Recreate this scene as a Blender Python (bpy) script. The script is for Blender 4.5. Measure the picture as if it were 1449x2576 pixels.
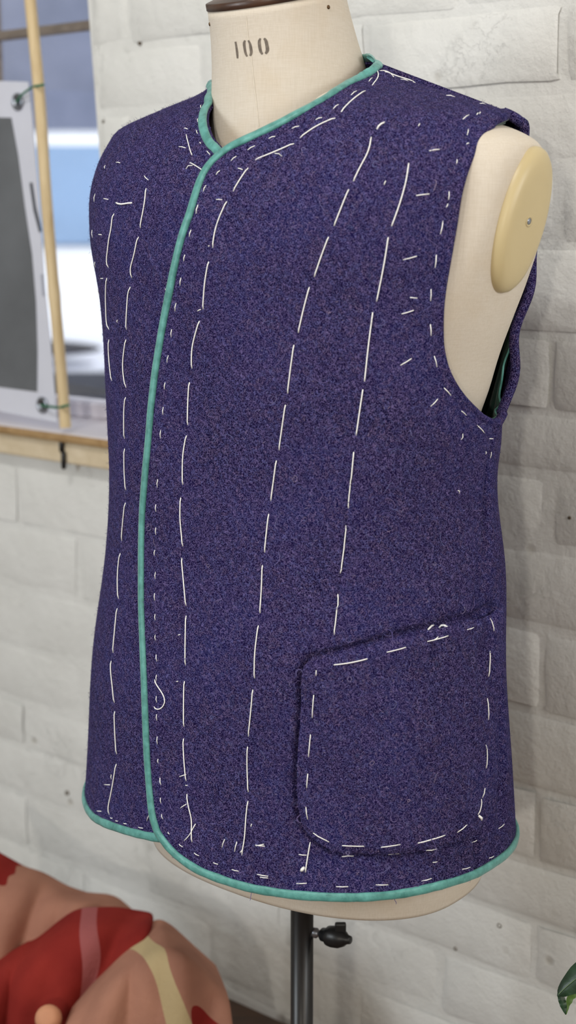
import bpy, bmesh, math, random
import numpy as np
from mathutils import Vector, Matrix
from mathutils.bvhtree import BVHTree
from mathutils.geometry import delaunay_2d_cdt

random.seed(7); RNG = np.random.default_rng(7)
for o in list(bpy.data.objects): bpy.data.objects.remove(o)
SC = bpy.context.scene
COL = SC.collection

# ------------------------------------------------------------------ camera
HC = 1.32                                   # eye height
FPX, CX, CY = 3870.0, 724.5, 1288.0         # focal length and centre in photograph pixels (1449 x 2576)
PITCH = math.atan2(738.0, FPX)
CP, SP = math.cos(PITCH), math.sin(PITCH)
cam = bpy.data.cameras.new('camera'); cam_ob = bpy.data.objects.new('camera', cam); COL.objects.link(cam_ob)
cam.sensor_fit = 'VERTICAL'; cam.sensor_height = 36.0; cam.sensor_width = 36.0 * 1449 / 2576
cam.lens = FPX / 2576 * 36.0
cam_ob.location = (0, 0, HC); cam_ob.rotation_euler = (math.pi / 2 - PITCH, 0, 0)
cam.clip_start = 0.05; cam.clip_end = 200
cam.dof.use_dof = True; cam.dof.focus_distance = 1.235; cam.dof.aperture_fstop = cam.lens / 10.5
SC.camera = cam_ob
SC.view_settings.view_transform = 'Standard'; SC.view_settings.look = 'None'
SC.view_settings.gamma = 1.0; SC.view_settings.use_curve_mapping = False
SC.view_settings.exposure = -0.14
SC.cycles.max_bounces = 8; SC.cycles.transparent_max_bounces = 12

# ------------------------------------------------------------------ light
W = bpy.data.worlds.new('daylight'); SC.world = W; W.use_nodes = True
wb = W.node_tree.nodes['Background']; wb.inputs[0].default_value = (0.92, 0.96, 1.0, 1); wb.inputs[1].default_value = 1.9

def area(name, loc, target, size, power, color):
    l = bpy.data.lights.new(name, 'AREA'); l.shape = 'DISK'; l.size = size; l.energy = power; l.color = color
    o = bpy.data.objects.new(name, l); COL.objects.link(o); o.location = loc
    o.rotation_euler = (Vector(target) - Vector(loc)).to_track_quat('-Z', 'Y').to_euler()
    return o
FORM = (0.0126, 1.29, 1.05)
area('ceiling_spot', (-0.45, 0.30, HC + 1.20), FORM, 0.07, 5.8, (1.0, 0.98, 0.94))
area('ceiling_spot', (-0.72, 0.42, HC + 1.20), FORM, 0.07, 5.8, (1.0, 0.99, 0.96))
area('ambient_fill', (-1.15, -.30, 2.56), (-1.15, -.30, 0), 1.5, 7.0, (1.0, 0.95, 0.88))  # unseen soft disk added under the ceiling for ambient light, no real fitting
area('side_window_light', (-1.95, 0.25, HC + 0.10), FORM, 0.8, 21.0, (0.88, 0.95, 1.0))
area('added_fill', (1.0, -0.9, HC + 0.35), FORM, 0.8, 8.5, (1.0, 0.89, 0.77))  # added warm fill from behind right, lifts the shaded side; not a real lamp
area('side_fill', (1.08, 0.20, HC + 0.25), (.17, 1.15, HC), 0.4, 5.4, (0.95, 0.98, 1.0))  # added cool fill to brighten the dummy's arm while only grazing the wall
area('room_lamp', (-0.50, -1.70, HC + 0.15), FORM, 0.10, 14.0, (1.0, 0.92, 0.81))

# ------------------------------------------------------------------ helpers
def link(o, parent=None):
    COL.objects.link(o)
    if parent is not None: o.parent = parent
    return o
def mesh_ob(name, verts, faces, mat, parent=None, smooth=True, uvs=None):
    me = bpy.data.meshes.new(name)
    me.from_pydata([tuple(v) for v in verts], [], [tuple(int(i) for i in f) for f in faces])
    if smooth and len(me.polygons): me.polygons.foreach_set('use_smooth', [True] * len(me.polygons))
    if mat: me.materials.append(mat)
    if uvs is not None:
        l = me.uv_layers.new(name='UVMap'); idx = np.empty(len(me.loops), int); me.loops.foreach_get('vertex_index', idx)
        l.data.foreach_set('uv', np.asarray(uvs, float)[idx].ravel())
    me.update()
    return link(bpy.data.objects.new(name, me), parent)
def fast_quads(name, V, Fq, mat, parent=None):
    me = bpy.data.meshes.new(name); V = np.asarray(V, np.float32); Fq = np.asarray(Fq, np.int32)
    me.vertices.add(len(V)); me.vertices.foreach_set('co', V.ravel())
    k = Fq.shape[1]; me.loops.add(Fq.size); me.loops.foreach_set('vertex_index', Fq.ravel())
    me.polygons.add(len(Fq)); me.polygons.foreach_set('loop_start', np.arange(0, Fq.size, k, dtype=np.int32))
    me.update(calc_edges=True); me.materials.append(mat)
    return link(bpy.data.objects.new(name, me), parent)
def thing(name, label, cat, loc=(0, 0, 0), group=None):
    o = bpy.data.objects.new(name, None); o.empty_display_size = .05; COL.objects.link(o); o.location = loc
    o['label'] = label; o['category'] = cat
    if group: o['group'] = group
    return o
def tag(o, label, cat, group=None):
    o['label'] = label; o['category'] = cat
    if group: o['group'] = group
    return o
def keep(o, parent):
    """parent o without moving it"""
    o.parent = parent; o.matrix_parent_inverse = Matrix.Translation(-Vector(parent.location)); return o
def struct(o): o['kind'] = 'structure'; return o
def stuff(o): o['kind'] = 'stuff'; return o

def ray(x, y):
    u = (CY - y) / FPX
    return np.array([(x - CX) / FPX, CP + u * SP, -SP + u * CP])
def at_depth(x, y, Y):                       # the world point seen at (x, y) at distance Y in front
    r = ray(x, y); return r / r[1] * Y + np.array([0, 0, HC])
def proj(P):
    P = np.asarray(P, float); z = P[..., 2] - HC
    d = P[..., 1] * CP - z * SP; u = P[..., 1] * SP + z * CP
    return CX + FPX * P[..., 0] / d, CY - FPX * u / d
def hit(bvh, x, y):
    r = Vector(ray(x, y)).normalized()
    p, n, i, d = bvh.ray_cast(Vector((0, 0, HC)), r)
    if p is None: return None, None
    if n.dot(r) > 0: n = -n
    return np.array(p), np.array(n)
def bvh_of(obs):
    V, Fc = [], []
    for o in obs:
        b = len(V); V += [o.matrix_basis @ v.co for v in o.data.vertices]
        Fc += [[b + i for i in p.vertices] for p in o.data.polygons]
    return BVHTree.FromPolygons(V, Fc)
def hermite(zk, v, z):
    zk = np.asarray(zk, float); v = np.asarray(v, float); z = np.asarray(z, float)
    m = np.gradient(v, zk); i = np.clip(np.searchsorted(zk, z) - 1, 0, len(zk) - 2)
    h = zk[i + 1] - zk[i]; t = np.clip((z - zk[i]) / h, 0, 1)
    return (2*t**3-3*t**2+1)*v[i] + (t**3-2*t**2+t)*h*m[i] + (-2*t**3+3*t**2)*v[i+1] + (t**3-t**2)*h*m[i+1]
def smooth_poly(pts, step, closed=False):
    """Catmull-Rom resample of a polyline"""
    P = np.asarray(pts, float)
    if closed: P = np.vstack([P[-1], P, P[0], P[1]])
    else: P = np.vstack([2*P[0]-P[1], P, 2*P[-1]-P[-2]])
    out = []
    for i in range(1, len(P) - 2):
        n = max(1, int(round(np.linalg.norm(P[i+1] - P[i]) / step)))
        for k in range(n):
            t = k / n
            out.append(.5*((2*P[i]) + (-P[i-1]+P[i+1])*t + (2*P[i-1]-5*P[i]+4*P[i+1]-P[i+2])*t*t + (-P[i-1]+3*P[i]-3*P[i+1]+P[i+2])*t**3))
    if not closed: out.append(P[-2])
    return np.array(out)
def sweep(pts, nrm, prof, closed=False, taper=None, cap=True):
    """profile (w along n x t, h along n) swept along pts"""
    P = np.asarray(pts, float); N = np.asarray(nrm, float); n = len(P); k = len(prof)
    T = np.gradient(P, axis=0)
    if closed: T = np.roll(P, -1, 0) - np.roll(P, 1, 0)
    T /= np.linalg.norm(T, axis=1)[:, None] + 1e-12
    B = np.cross(N, T); B /= np.linalg.norm(B, axis=1)[:, None] + 1e-12; N2 = np.cross(T, B)
    tp = np.ones(n) if taper is None else np.asarray(taper)
    V = []
    for (w, h) in prof: V.append(P + B * (w * tp)[:, None] + N2 * (h * tp)[:, None])
    V = np.stack(V, 1).reshape(-1, 3); Fc = []
    for i in range(n if closed else n - 1):
        j = (i + 1) % n
        for a in range(k):
            b = (a + 1) % k; Fc.append((i*k+a, j*k+a, j*k+b, i*k+b))
    if not closed and cap: Fc.append(tuple(range(k-1, -1, -1))); Fc.append(tuple((n-1)*k + a for a in range(k)))
    return V, Fc
def circ(r, k=6): return [(r*math.cos(2*math.pi*i/k), r*math.sin(2*math.pi*i/k)) for i in range(k)]
def lathe(prof, k=24, axis=None, origin=(0, 0, 0)):
    """prof: list of (r, h) about z, optionally turned to axis"""
    V = []; Fc = []
    for (r, h) in prof:
        for i in range(k): a = 2*math.pi*i/k; V.append((r*math.cos(a), r*math.sin(a), h))
    for j in range(len(prof)-1):
        for i in range(k): Fc.append((j*k+i, j*k+(i+1) % k, (j+1)*k+(i+1) % k, (j+1)*k+i))
    Fc.append(tuple(range(k-1, -1, -1))); Fc.append(tuple((len(prof)-1)*k+i for i in range(k)))
    M = Vector(axis).to_track_quat('Z', 'Y').to_matrix() if axis is not None else Matrix.Identity(3)
    return [tuple(M @ Vector(v) + Vector(origin)) for v in V], Fc
def box(c, d, R=None):
    V = [Vector((sx*d[0]/2, sy*d[1]/2, sz*d[2]/2)) for sx in (-1, 1) for sy in (-1, 1) for sz in (-1, 1)]
    if R is not None: V = [R @ v for v in V]
    V = [tuple(v + Vector(c)) for v in V]
    return V, [(0, 1, 3, 2), (4, 6, 7, 5), (0, 4, 5, 1), (2, 3, 7, 6), (0, 2, 6, 4), (1, 5, 7, 3)]
def join(parts):
    V, Fc = [], []
    for v, f in parts:
        b = len(V); V += list(v); Fc += [tuple(b+i for i in q) for q in f]
    return V, Fc
def bevel(o, w, seg=2):
    m = o.modifiers.new('bevel', 'BEVEL'); m.width = w; m.segments = seg; m.limit_method = 'ANGLE'; return o

# ------------------------------------------------------------------ materials
def lin(r, g, b):
    f = lambda c: (c/255/12.92 if c/255 <= .04045 else ((c/255+.055)/1.055)**2.4)
    return (f(r), f(g), f(b), 1)
class NT:
    def __init__(s, name):
        s.m = bpy.data.materials.new(name); s.m.use_nodes = True; s.t = s.m.node_tree
        s.b = s.t.nodes['Principled BSDF']; s.out = s.t.nodes['Material Output']
    def n(s, typ, **kw):
        x = s.t.nodes.new(typ)
        for k, v in kw.items(): setattr(x, k, v)
        return x
    def l(s, a, b): s.t.links.new(a, b)
    def coord(s, kind='Object'):
        return s.n('ShaderNodeTexCoord').outputs[kind]
    def noise(s, vec, scale, detail=2, rough=.5, dist=0):
        x = s.n('ShaderNodeTexNoise'); x.inputs['Scale'].default_value = scale; x.inputs['Detail'].default_value = detail
        x.inputs['Roughness'].default_value = rough; x.inputs['Distortion'].default_value = dist
        if vec is not None: s.l(vec, x.inputs['Vector'])
        return x.outputs['Fac']
    def ramp(s, fac, stops):
        x = s.n('ShaderNodeValToRGB'); e = x.color_ramp.elements
        e[0].position, e[0].color = stops[0]; e[1].position, e[1].color = stops[-1]
        for p, c in stops[1:-1]: q = e.new(p); q.color = c
        s.l(fac, x.inputs[0]); return x.outputs[0]
    def math(s, op, a, b=None):
        x = s.n('ShaderNodeMath', operation=op)
        for i, v in enumerate((a, b)):
            if v is None: continue
            if isinstance(v, (int, float)): x.inputs[i].default_value = v
            else: s.l(v, x.inputs[i])
        return x.outputs[0]
    def mix(s, fac, a, b, mode='MIX'):
        x = s.n('ShaderNodeMix', data_type='RGBA', blend_type=mode)
        for sock, v in ((x.inputs[0], fac), (x.inputs[6], a), (x.inputs[7], b)):
            if isinstance(v, (int, float, tuple)): sock.default_value = v
            else: s.l(v, sock)
        return x.outputs[2]
    def bump(s, h, strength, dist, normal=None):
        x = s.n('ShaderNodeBump'); x.inputs['Strength'].default_value = strength; x.inputs['Distance'].default_value = dist
        s.l(h, x.inputs['Height'])
        if normal is not None: s.l(normal, x.inputs['Normal'])
        return x.outputs[0]
    def scale(s, vec, sc):
        x = s.n('ShaderNodeMapping'); x.inputs['Scale'].default_value = sc; s.l(vec, x.inputs[0]); return x.outputs[0]
    def set(s, color=None, rough=None, metal=None, normal=None, spec=None, sheen=None):
        for k, v in (('Base Color', color), ('Roughness', rough), ('Metallic', metal), ('Normal', normal), ('Specular IOR Level', spec), ('Sheen Weight', sheen)):
            if v is None: continue
            if isinstance(v, (int, float, tuple)): s.b.inputs[k].default_value = v
            else: s.l(v, s.b.inputs[k])
        return s.m
def plain(name, rgb, rough=.6, metal=0., var=.12, scale=30, bump=0.):
    """procedural colour with a little mottling"""
    t = NT(name); c = t.coord(); f = t.noise(c, scale, 4, .6); col = lin(*rgb)
    lo = tuple(x*(1-var) for x in col[:3]) + (1,); hi = tuple(min(1, x*(1+var)) for x in col[:3]) + (1,)
    return t.set(t.ramp(f, [(.3, lo), (.7, hi)]), rough, metal, t.bump(f, bump, .002) if bump else None)

def mat_wool():
    t = NT('purple_wool'); c = t.coord('Object')
    wob = t.n('ShaderNodeTexNoise'); wob.inputs['Scale'].default_value = 260; wob.inputs['Detail'].default_value = 1; t.l(c, wob.inputs['Vector'])
    off = t.n('ShaderNodeVectorMath', operation='MULTIPLY_ADD'); off.inputs[1].default_value = (.0012,)*3
    t.l(wob.outputs['Color'], off.inputs[0]); t.l(c, off.inputs[2]); v = off.outputs[0]
    a = t.noise(v, 560, 1, .4); b = t.noise(t.scale(v, (1, 1, 1.01)), 700, 0)
    ra = t.math('ABSOLUTE', t.math('SUBTRACT', a, .5)); rb = t.math('ABSOLUTE', t.math('SUBTRACT', b, .5))
    r = t.math('MINIMUM', ra, rb)                                  # curly ridges of fibre
    ridge = t.ramp(r, [(.0, (1, 1, 1, 1)), (.022, (.7,)*3+(1,)), (.050, (0, 0, 0, 1))])
    hue = t.noise(c, 75, 3, .65)
    light = t.ramp(hue, [(.30, lin(98, 90, 146)), (.42, lin(122, 108, 160)), (.52, lin(100, 100, 158)), (.60, lin(126, 108, 152)), (.72, lin(104, 110, 164))])
    big = t.noise(c, 14, 3, .6)
    dark = t.ramp(big, [(.32, lin(22, 15, 52)), (.5, lin(30, 21, 62)), (.68, lin(27, 25, 74))])
    fleck = t.noise(c, 190, 2, .7)
    fl = t.ramp(fleck, [(.66, (0, 0, 0, 1)), (.76, (1, 1, 1, 1))])
    col = t.mix(t.math('MULTIPLY', ridge, .95), dark, light)
    col = t.mix(t.math('MULTIPLY', fl, .35), col, lin(126, 106, 156))
    # twill: slanting ribs, strongest towards the hem
    sep = t.n('ShaderNodeSeparateXYZ'); t.l(c, sep.inputs[0])
    wv = t.n('ShaderNodeTexWave', wave_type='BANDS', bands_direction='DIAGONAL'); wv.inputs['Scale'].default_value = 62; wv.inputs['Distortion'].default_value = 1.4; wv.inputs['Detail'].default_value = 2
    t.l(t.scale(c, (1.2, 0, 1)), wv.inputs['Vector'])
    col = t.mix(.16, col, t.mix(1.0, col, wv.outputs['Color'], 'MULTIPLY'))
    h = t.math('ADD', t.math('MULTIPLY', ridge, .8), t.math('MULTIPLY', t.noise(c, 120, 3, .6), .6))
    return t.set(col, .95, 0, t.bump(h, .55, .0012), .05)
def mat_fibre():
    t = NT('wool_fibre'); g = t.n('ShaderNodeNewGeometry')
    col = t.ramp(g.outputs['Random Per Island'], [(0, lin(40, 32, 80)), (.3, lin(88, 78, 126)), (.55, lin(72, 70, 122)), (.75, lin(108, 94, 138)), (.93, lin(96, 100, 146)), (1, lin(138, 122, 150))])
    return t.set(col, .95, 0, None, .05)
def mat_satin(name, rgb, dark):
    t = NT(name); c = t.coord(); f = t.noise(c, 120, 4, .6); g = t.noise(c, 900, 1)
    col = t.ramp(f, [(.3, lin(*dark)), (.7, lin(*rgb))])
    return t.set(col, .42, 0, t.bump(t.math('ADD', f, t.math('MULTIPLY', g, .25)), .3, .0015), .45, .15)
def mat_linen():
    t = NT('cream_linen'); c = t.coord()
    n1 = t.noise(t.scale(c, (90, 90, 1400)), 1, 3, .6); n2 = t.noise(t.scale(c, (1100, 1100, 60)), 1, 3, .6)
    w = t.math('ADD', t.math('MULTIPLY', n1, .5), t.math('MULTIPLY', n2, .5))
    stain = t.noise(c, 12, 4, .6)
    col = t.mix(t.ramp(w, [(.38, (1, 1, 1, 1)), (.62, (0, 0, 0, 1))]), lin(216, 206, 192), lin(208, 197, 181))
    col = t.mix(t.ramp(stain, [(.5, (0, 0, 0, 1)), (.75, (.5,)*3+(1,))]), col, lin(205, 186, 158))
    return t.set(col, .8, 0, t.bump(w, .35, .0006), .25)
def mat_paint():
    t = NT('white_wall_paint'); c = t.coord()
    a = t.noise(c, 9, 5, .6); b = t.noise(c, 60, 6, .62); f = t.noise(c, 320, 3, .6)
    col = t.ramp(a, [(.3, lin(216, 216, 212)), (.7, lin(228, 228, 225))])
    vo = t.n('ShaderNodeTexVoronoi'); vo.inputs['Scale'].default_value = 16; t.l(c, vo.inputs['Vector'])
    pit = t.math('MULTIPLY', t.ramp(vo.outputs['Distance'], [(.03, (1,)*4), (.11, (0, 0, 0, 1))]), t.ramp(t.noise(c, 5, 2), [(.5, (0, 0, 0, 1)), (.62, (1,)*4)]))
    col = t.mix(t.math('MULTIPLY', pit, .55), col, lin(150, 140, 120))
    crack = t.noise(c, 30, 6, .7, .4); cr = t.ramp(t.math('ABSOLUTE', t.math('SUBTRACT', crack, .5)), [(0, (1,)*4), (.012, (0, 0, 0, 1))])
    cr = t.math('MULTIPLY', cr, t.ramp(t.noise(c, 7, 2), [(.52, (0, 0, 0, 1)), (.6, (1,)*4)]))
    h = t.math('ADD', t.math('ADD', t.math('MULTIPLY', b, 1.0), t.math('MULTIPLY', f, .22)), t.math('MULTIPLY', t.math('ADD', pit, t.math('MULTIPLY', cr, .35)), -.7))
    return t.set(col, .7, 0, t.bump(h, .55, .004), .3)
def mat_wood(name, c1, c2, axis=(1, 1, 14), rough=.5, scale=9):
    t = NT(name); c = t.scale(t.coord(), axis); f = t.noise(c, scale, 5, .6, .6)
    return t.set(t.ramp(f, [(.3, lin(*c1)), (.7, lin(*c2))]), rough, 0, t.bump(f, .2, .002))
M_WOOL = mat_wool(); M_FIB = mat_fibre()
M_SATIN = mat_satin('teal_satin', (100, 168, 161), (64, 126, 119))
M_LINING = mat_satin('green_lining', (44, 82, 74), (26, 56, 50))
M_LINEN = mat_linen(); M_PAINT = mat_paint()
M_THREAD = plain('white_thread', (250, 249, 246), .6, 0, .03, 300)
M_BUTTON = mat_wood('dark_walnut', (34, 22, 17), (84, 58, 44), (6, 6, 40), .35, 5)
M_PLATE = plain('cream_plastic', (198, 180, 137), .38, 0, .04, 10)
M_BLACK = plain('black_metal', (16, 13, 14), .35, 0, .2, 20)
M_KNOB = plain('black_plastic', (24, 25, 27), .4, 0, .2, 40)
M_STEEL = plain('steel', (150, 155, 165), .3, .9, .1, 40)
M_INK = plain('stencil_ink', (112, 102, 92), .85, 0, .35, 420)
M_BRASS = plain('brass_tack', (98, 74, 48), .4, .6, .2, 300)
M_BAMBOO = mat_wood('bamboo', (198, 172, 128), (224, 202, 160), (14, 14, 1.5), .5, 9)
M_PINE = mat_wood('pine_board', (206, 188, 156), (222, 206, 178), (3, 14, 14), .6, 5)
M_EDGE = mat_wood('varnished_edge', (150, 118, 76), (180, 148, 104), (3, 14, 14), .5, 5)
M_FRAME = mat_wood('weathered_frame', (104, 92, 82), (136, 124, 112), (3, 3, 14), .7, 5)
M_SHEET = plain('white_vinyl', (214, 216, 228), .45, 0, .03, 12)
M_PRINT = plain('grey_print', (98, 101, 105), .5, 0, .25, 5)
M_STRING = plain('green_string', (52, 112, 84), .8, 0, .2, 300)
M_FLOOR = mat_wood('brown_floorboard', (70, 44, 26), (104, 68, 42), (2, 20, 2), .5, 4)
M_BENCH = mat_wood('dark_bench_wood', (46, 30, 20), (78, 52, 34), (2, 14, 2), .5, 4)

# ------------------------------------------------------------------ dress form frame: F forward, L to the wearer's left
AX = np.array([0.0126, 1.29]); PHI = math.radians(40)
FD = np.array([-math.sin(PHI), -math.cos(PHI)]); LD = np.array([math.cos(PHI), -math.sin(PHI)])
NN = 2.25
def Sg(x, n=NN): return np.sign(x) * np.abs(x) ** (2/n)
def place(L, Fw, z):
    L, Fw, z = np.broadcast_arrays(L, Fw, z)
    return np.stack([AX[0]+L*LD[0]+Fw*FD[0], AX[1]+L*LD[1]+Fw*FD[1], z+HC], -1)
VZ = np.array([-.60, -.52, -.44, -.36, -.28, -.21, -.14, -.07, -.01, .03, .06, .075, .09, .105, .12, .14])
VA = np.array([.2042, .2017, .1963, .1905, .1849, .1777, .1831, .1918, .2021, .2022, .1954, .186, .1442, .0989, .0732, .060])
VO = np.array([.0128, .0115, .0102, .0097, .0049, .0052, .0001, -.0028, -.0003, .0013, -.0014, -.0048, -.005, -.0057, .0132, .014])
KF = np.array([.76, .75, .74, .73, .73, .74, .74, .72, .66, .6, .54, .52, .52, .55, .62, .62])
KB = np.array([.74, .72, .68, .64, .64, .66, .68, .68, .66, .6, .54, .52, .52, .55, .62, .62])
_rk = RNG.uniform(-1, 1, (14, 4))
def vest_pos(th, z, off=0.0):
    """outer surface of the waistcoat; th 0 = centre front, +90 deg = wearer's left; z relative to the eye"""
    th = np.asarray(th, float); z = np.asarray(z, float)
    a = hermite(VZ, VA, z); o = hermite(VZ, VO, z); bf = hermite(VZ, VA*KF, z); bb = hermite(VZ, VA*KB, z)
    s, c = np.sin(th), np.cos(th)
    L = a*Sg(s); Fw = np.where(c > 0, bf, bb)*Sg(c) + o
    # soft drape: slow ripples, a dent along each side seam
    d = np.zeros_like(L + 0*z)
    for k in range(14):
        d = d + .00045*np.sin(th*(2+_rk[k, 0]*5) + z*(14+_rk[k, 1]*22) + _rk[k, 2]*6)
    at_ = np.abs(np.angle(np.exp(1j*th)))
    c1 = np.radians(np.interp(z, [-.335, -.25, -.19], [87, 94, 96])); c2 = np.radians(np.interp(z, [-.50, -.44, -.36], [97, 98.5, 102]))
    d = d - .0036*np.exp(-((at_-c1)/.035)**2)*np.clip((-.17-z)/.05, 0, 1)*np.clip((z+.36)/.03, 0, 1)
    d = d - .0060*np.exp(-((at_-c2)/.034)**2)*np.clip((-.335-z)/.02, 0, 1)*np.clip((z+.495)/.03, 0, 1)
    e = off + d
    nrm = np.stack([Sg(s)/np.maximum(a, 1e-3)*.0+np.sign(s)*np.abs(s)**(2-2/NN)/a, np.sign(c)*np.abs(c)**(2-2/NN)/np.where(c > 0, bf, bb)], -1)
    nrm = nrm/np.linalg.norm(nrm, axis=-1, keepdims=True)
    # shoulder slope: tilt the offset upwards where the outline closes in
    da = hermite(VZ, np.gradient(VA, VZ), z); up = np.clip(-da, 0, 6)*np.abs(s)
    f = 1/np.sqrt(1+up*up)
    return place(L + nrm[..., 0]*e*f, Fw + nrm[..., 1]*e*f, z + e*up*f)
def vest_nrm(th, z):
    h = 1e-3
    a = vest_pos(th+h, z)-vest_pos(th-h, z); b = vest_pos(th, z+h)-vest_pos(th, z-h)
    n = np.cross(a, b); return n/(np.linalg.norm(n, axis=-1, keepdims=True)+1e-12)
def vest_inv(p):
    r = np.array([p[0]-AX[0], p[1]-AX[1]]); L = r@LD; Fw = r@FD; z = p[2]-HC
    a = float(hermite(VZ, VA, z)); o = float(hermite(VZ, VO, z)); Fw -= o
    b = float(hermite(VZ, VA*(KF if Fw > 0 else KB), z))
    return math.atan2(np.sign(L)*abs(L/a)**(NN/2), np.sign(Fw)*abs(Fw/b)**(NN/2)), z
# base surface for casting pixels
_th = np.linspace(-math.pi, math.pi, 361)[:-1]; _z = np.concatenate([np.linspace(-.6, 0, 121), np.linspace(.002, .138, 90)])
_g = vest_pos(_th[None, :], _z[:, None]); _n = len(_th)
_fc = [(i*_n+j, i*_n+(j+1) % _n, (i+1)*_n+(j+1) % _n, (i+1)*_n+j) for i in range(len(_z)-1) for j in range(_n)]
BASE = BVHTree.FromPolygons([tuple(p) for p in _g.reshape(-1, 3)], _fc)
def cast(x, y):
    for dx in (0, -2, 2, -5, 5, -9, 9, -14, 14, -20, 20, -30):          # slide in from the outline if just outside it
        p, n = hit(BASE, x+dx, y)
        if p is not None: return vest_inv(p)
    raise RuntimeError('no hit %s' % ((x, y),))
# length along the outline, so that the cutting plane is not stretched over the shoulders
_zz = np.linspace(-.62, .14, 1500); _aa = hermite(VZ, VA, _zz)
_ss = np.concatenate([[0], np.cumsum(np.hypot(np.diff(_zz), np.diff(_aa)))])
z2v = lambda z: np.interp(z, _zz, _ss)
v2z = lambda v: np.interp(v, _ss, _zz)
RU = .175
def uv(pts):
    P = np.asarray(pts, float); return np.stack([P[:, 0]*RU, z2v(P[:, 1])], 1)
def in_poly(Q, P):
    x, y = Q[:, 0], Q[:, 1]; r = np.zeros(len(Q), bool); j = len(P)-1
    for i in range(len(P)):
        c = ((P[i, 1] > y) != (P[j, 1] > y))
        with np.errstate(divide='ignore', invalid='ignore'):
            xx = (P[j, 0]-P[i, 0])*(y-P[i, 1])/(P[j, 1]-P[i, 1])+P[i, 0]
        r ^= c & (x < xx); j = i
    return r
def poly_dist(Q, P):
    d = np.full(len(Q), 1e9); R = np.roll(P, -1, 0)
    for a, b in zip(P, R):
        ab = b-a; t = np.clip(((Q-a)@ab)/(ab@ab+1e-15), 0, 1); d = np.minimum(d, np.linalg.norm(Q-(a+t[:, None]*ab), axis=1))
    return d
DITCH = []                                                   # (polyline in u v, depth, half width, shift outwards)
def ditch(q):
    d = np.zeros(len(q))
    for P, dep, sg, sh in DITCH:
        near = (np.abs(q-P.mean(0)) < np.ptp(P, axis=0)/2+.03).all(1)
        if not near.any(): continue
        e = np.full(len(q), 1.); e[near] = poly_dist_open(q[near], P)
        if sh: e = np.where(in_poly(q, P), e+sh, e-sh)
        d = np.maximum(d, dep*np.exp(-(e/sg)**2))
    return d
def poly_dist_open(Q, P):
    d = np.full(len(Q), 1e9)
    for a, b in zip(P[:-1], P[1:]):
        ab = b-a; t = np.clip(((Q-a)@ab)/(ab@ab+1e-15), 0, 1); d = np.minimum(d, np.linalg.norm(Q-(a+t[:, None]*ab), axis=1))
    return d
def cut_piece(name, poly, mat, parent, off, h=.006, thick=.003, extra=None):
    """cloth cut to the outline poly (u, v), laid over the form; off: number or f(th, z, uv)"""
    lo, hi = poly.min(0), poly.max(0)
    gx, gy = np.meshgrid(np.arange(lo[0], hi[0], h), np.arange(lo[1], hi[1], h*.87)); gx[1::2] += h/2
    G = np.stack([gx.ravel(), gy.ravel()], 1)
    G = G[in_poly(G, poly)]; G = G[poly_dist(G, poly) > h*.45]
    if extra is not None:
        E_ = extra[in_poly(extra, poly)]; E_ = E_[poly_dist(E_, poly) > .0012]; G = np.vstack([G, E_])
    n = len(poly); vs = [Vector(p) for p in np.vstack([poly, G])]
    r = delaunay_2d_cdt(vs, [(i, (i+1) % n) for i in range(n)], [], 0, 1e-7)
    v2 = np.array([tuple(p) for p in r[0]]); f = np.array([t for t in r[2] if len(t) == 3])
    f = f[in_poly(v2[f].mean(1), poly)]
    th, z = v2[:, 0]/RU, v2z(v2[:, 1])
    P = vest_pos(th, z, off(th, z, v2) if callable(off) else off)
    o = mesh_ob(name, P, f, mat, parent)
    if thick:
        m = o.modifiers.new('cloth', 'SOLIDIFY'); m.thickness = thick; m.offset = -1
        if thick > .002: e = o.modifiers.new('edges', 'EDGE_SPLIT'); e.split_angle = math.radians(55)
    return o

# ------------------------------------------------------------------ the waistcoat: outlines
rad = math.radians
cpx = lambda L: [cast(x, y) for x, y in L]
NECK_L = cpx([(566, 380), (592, 362), (626, 346), (660, 329), (720, 301), (780, 272), (820, 252), (852, 231), (880, 208), (902, 186)])   # wearer's left, from the front
NECK_R = cpx([(566, 380), (548, 358), (532, 338), (524, 318), (520, 296), (522, 275), (528, 256)])
NZ = .122
shoulder_N = (rad(103), .1200)
neck_left = smooth_poly(NECK_L + [(rad(80), .1145), shoulder_N], .02)
neck_back = smooth_poly([shoulder_N, (rad(125), NZ), (rad(155), NZ+.002), (rad(180), NZ+.002), (rad(205), NZ+.002), (rad(235), NZ-.003), (rad(257), .1150)], .04)
S_TIP = (rad(103), .0795)
arm_front = smooth_poly([S_TIP] + cpx([(1252, 299), (1236, 312), (1216, 331), (1201, 352), (1190, 374), (1180, 400), (1165, 442), (1152, 492), (1141, 560), (1130, 622), (1118, 690), (1110, 742), (1106, 800), (1107, 860), (1117, 915), (1137, 962), (1165, 1003), (1198, 1037), (1226, 1058), (1246, 1067)]), .02)
B_PT = tuple(arm_front[-1])
arm_back = smooth_poly([B_PT, (B_PT[0]+rad(6), B_PT[1]+.0015), (rad(112.5), B_PT[1]+.010), (rad(115.5), -.135), (rad(117), -.10), (rad(118), -.05), (rad(118), 0), (rad(117), .03), (rad(113.5), .056), (rad(109.5), .070), S_TIP], .006)
side = smooth_poly([B_PT] + cpx([(1222, 1180), (1217, 1285), (1206, 1400), (1193, 1530), (1190, 1700), (1194, 1900), (1199, 2203)]), .04)
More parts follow.
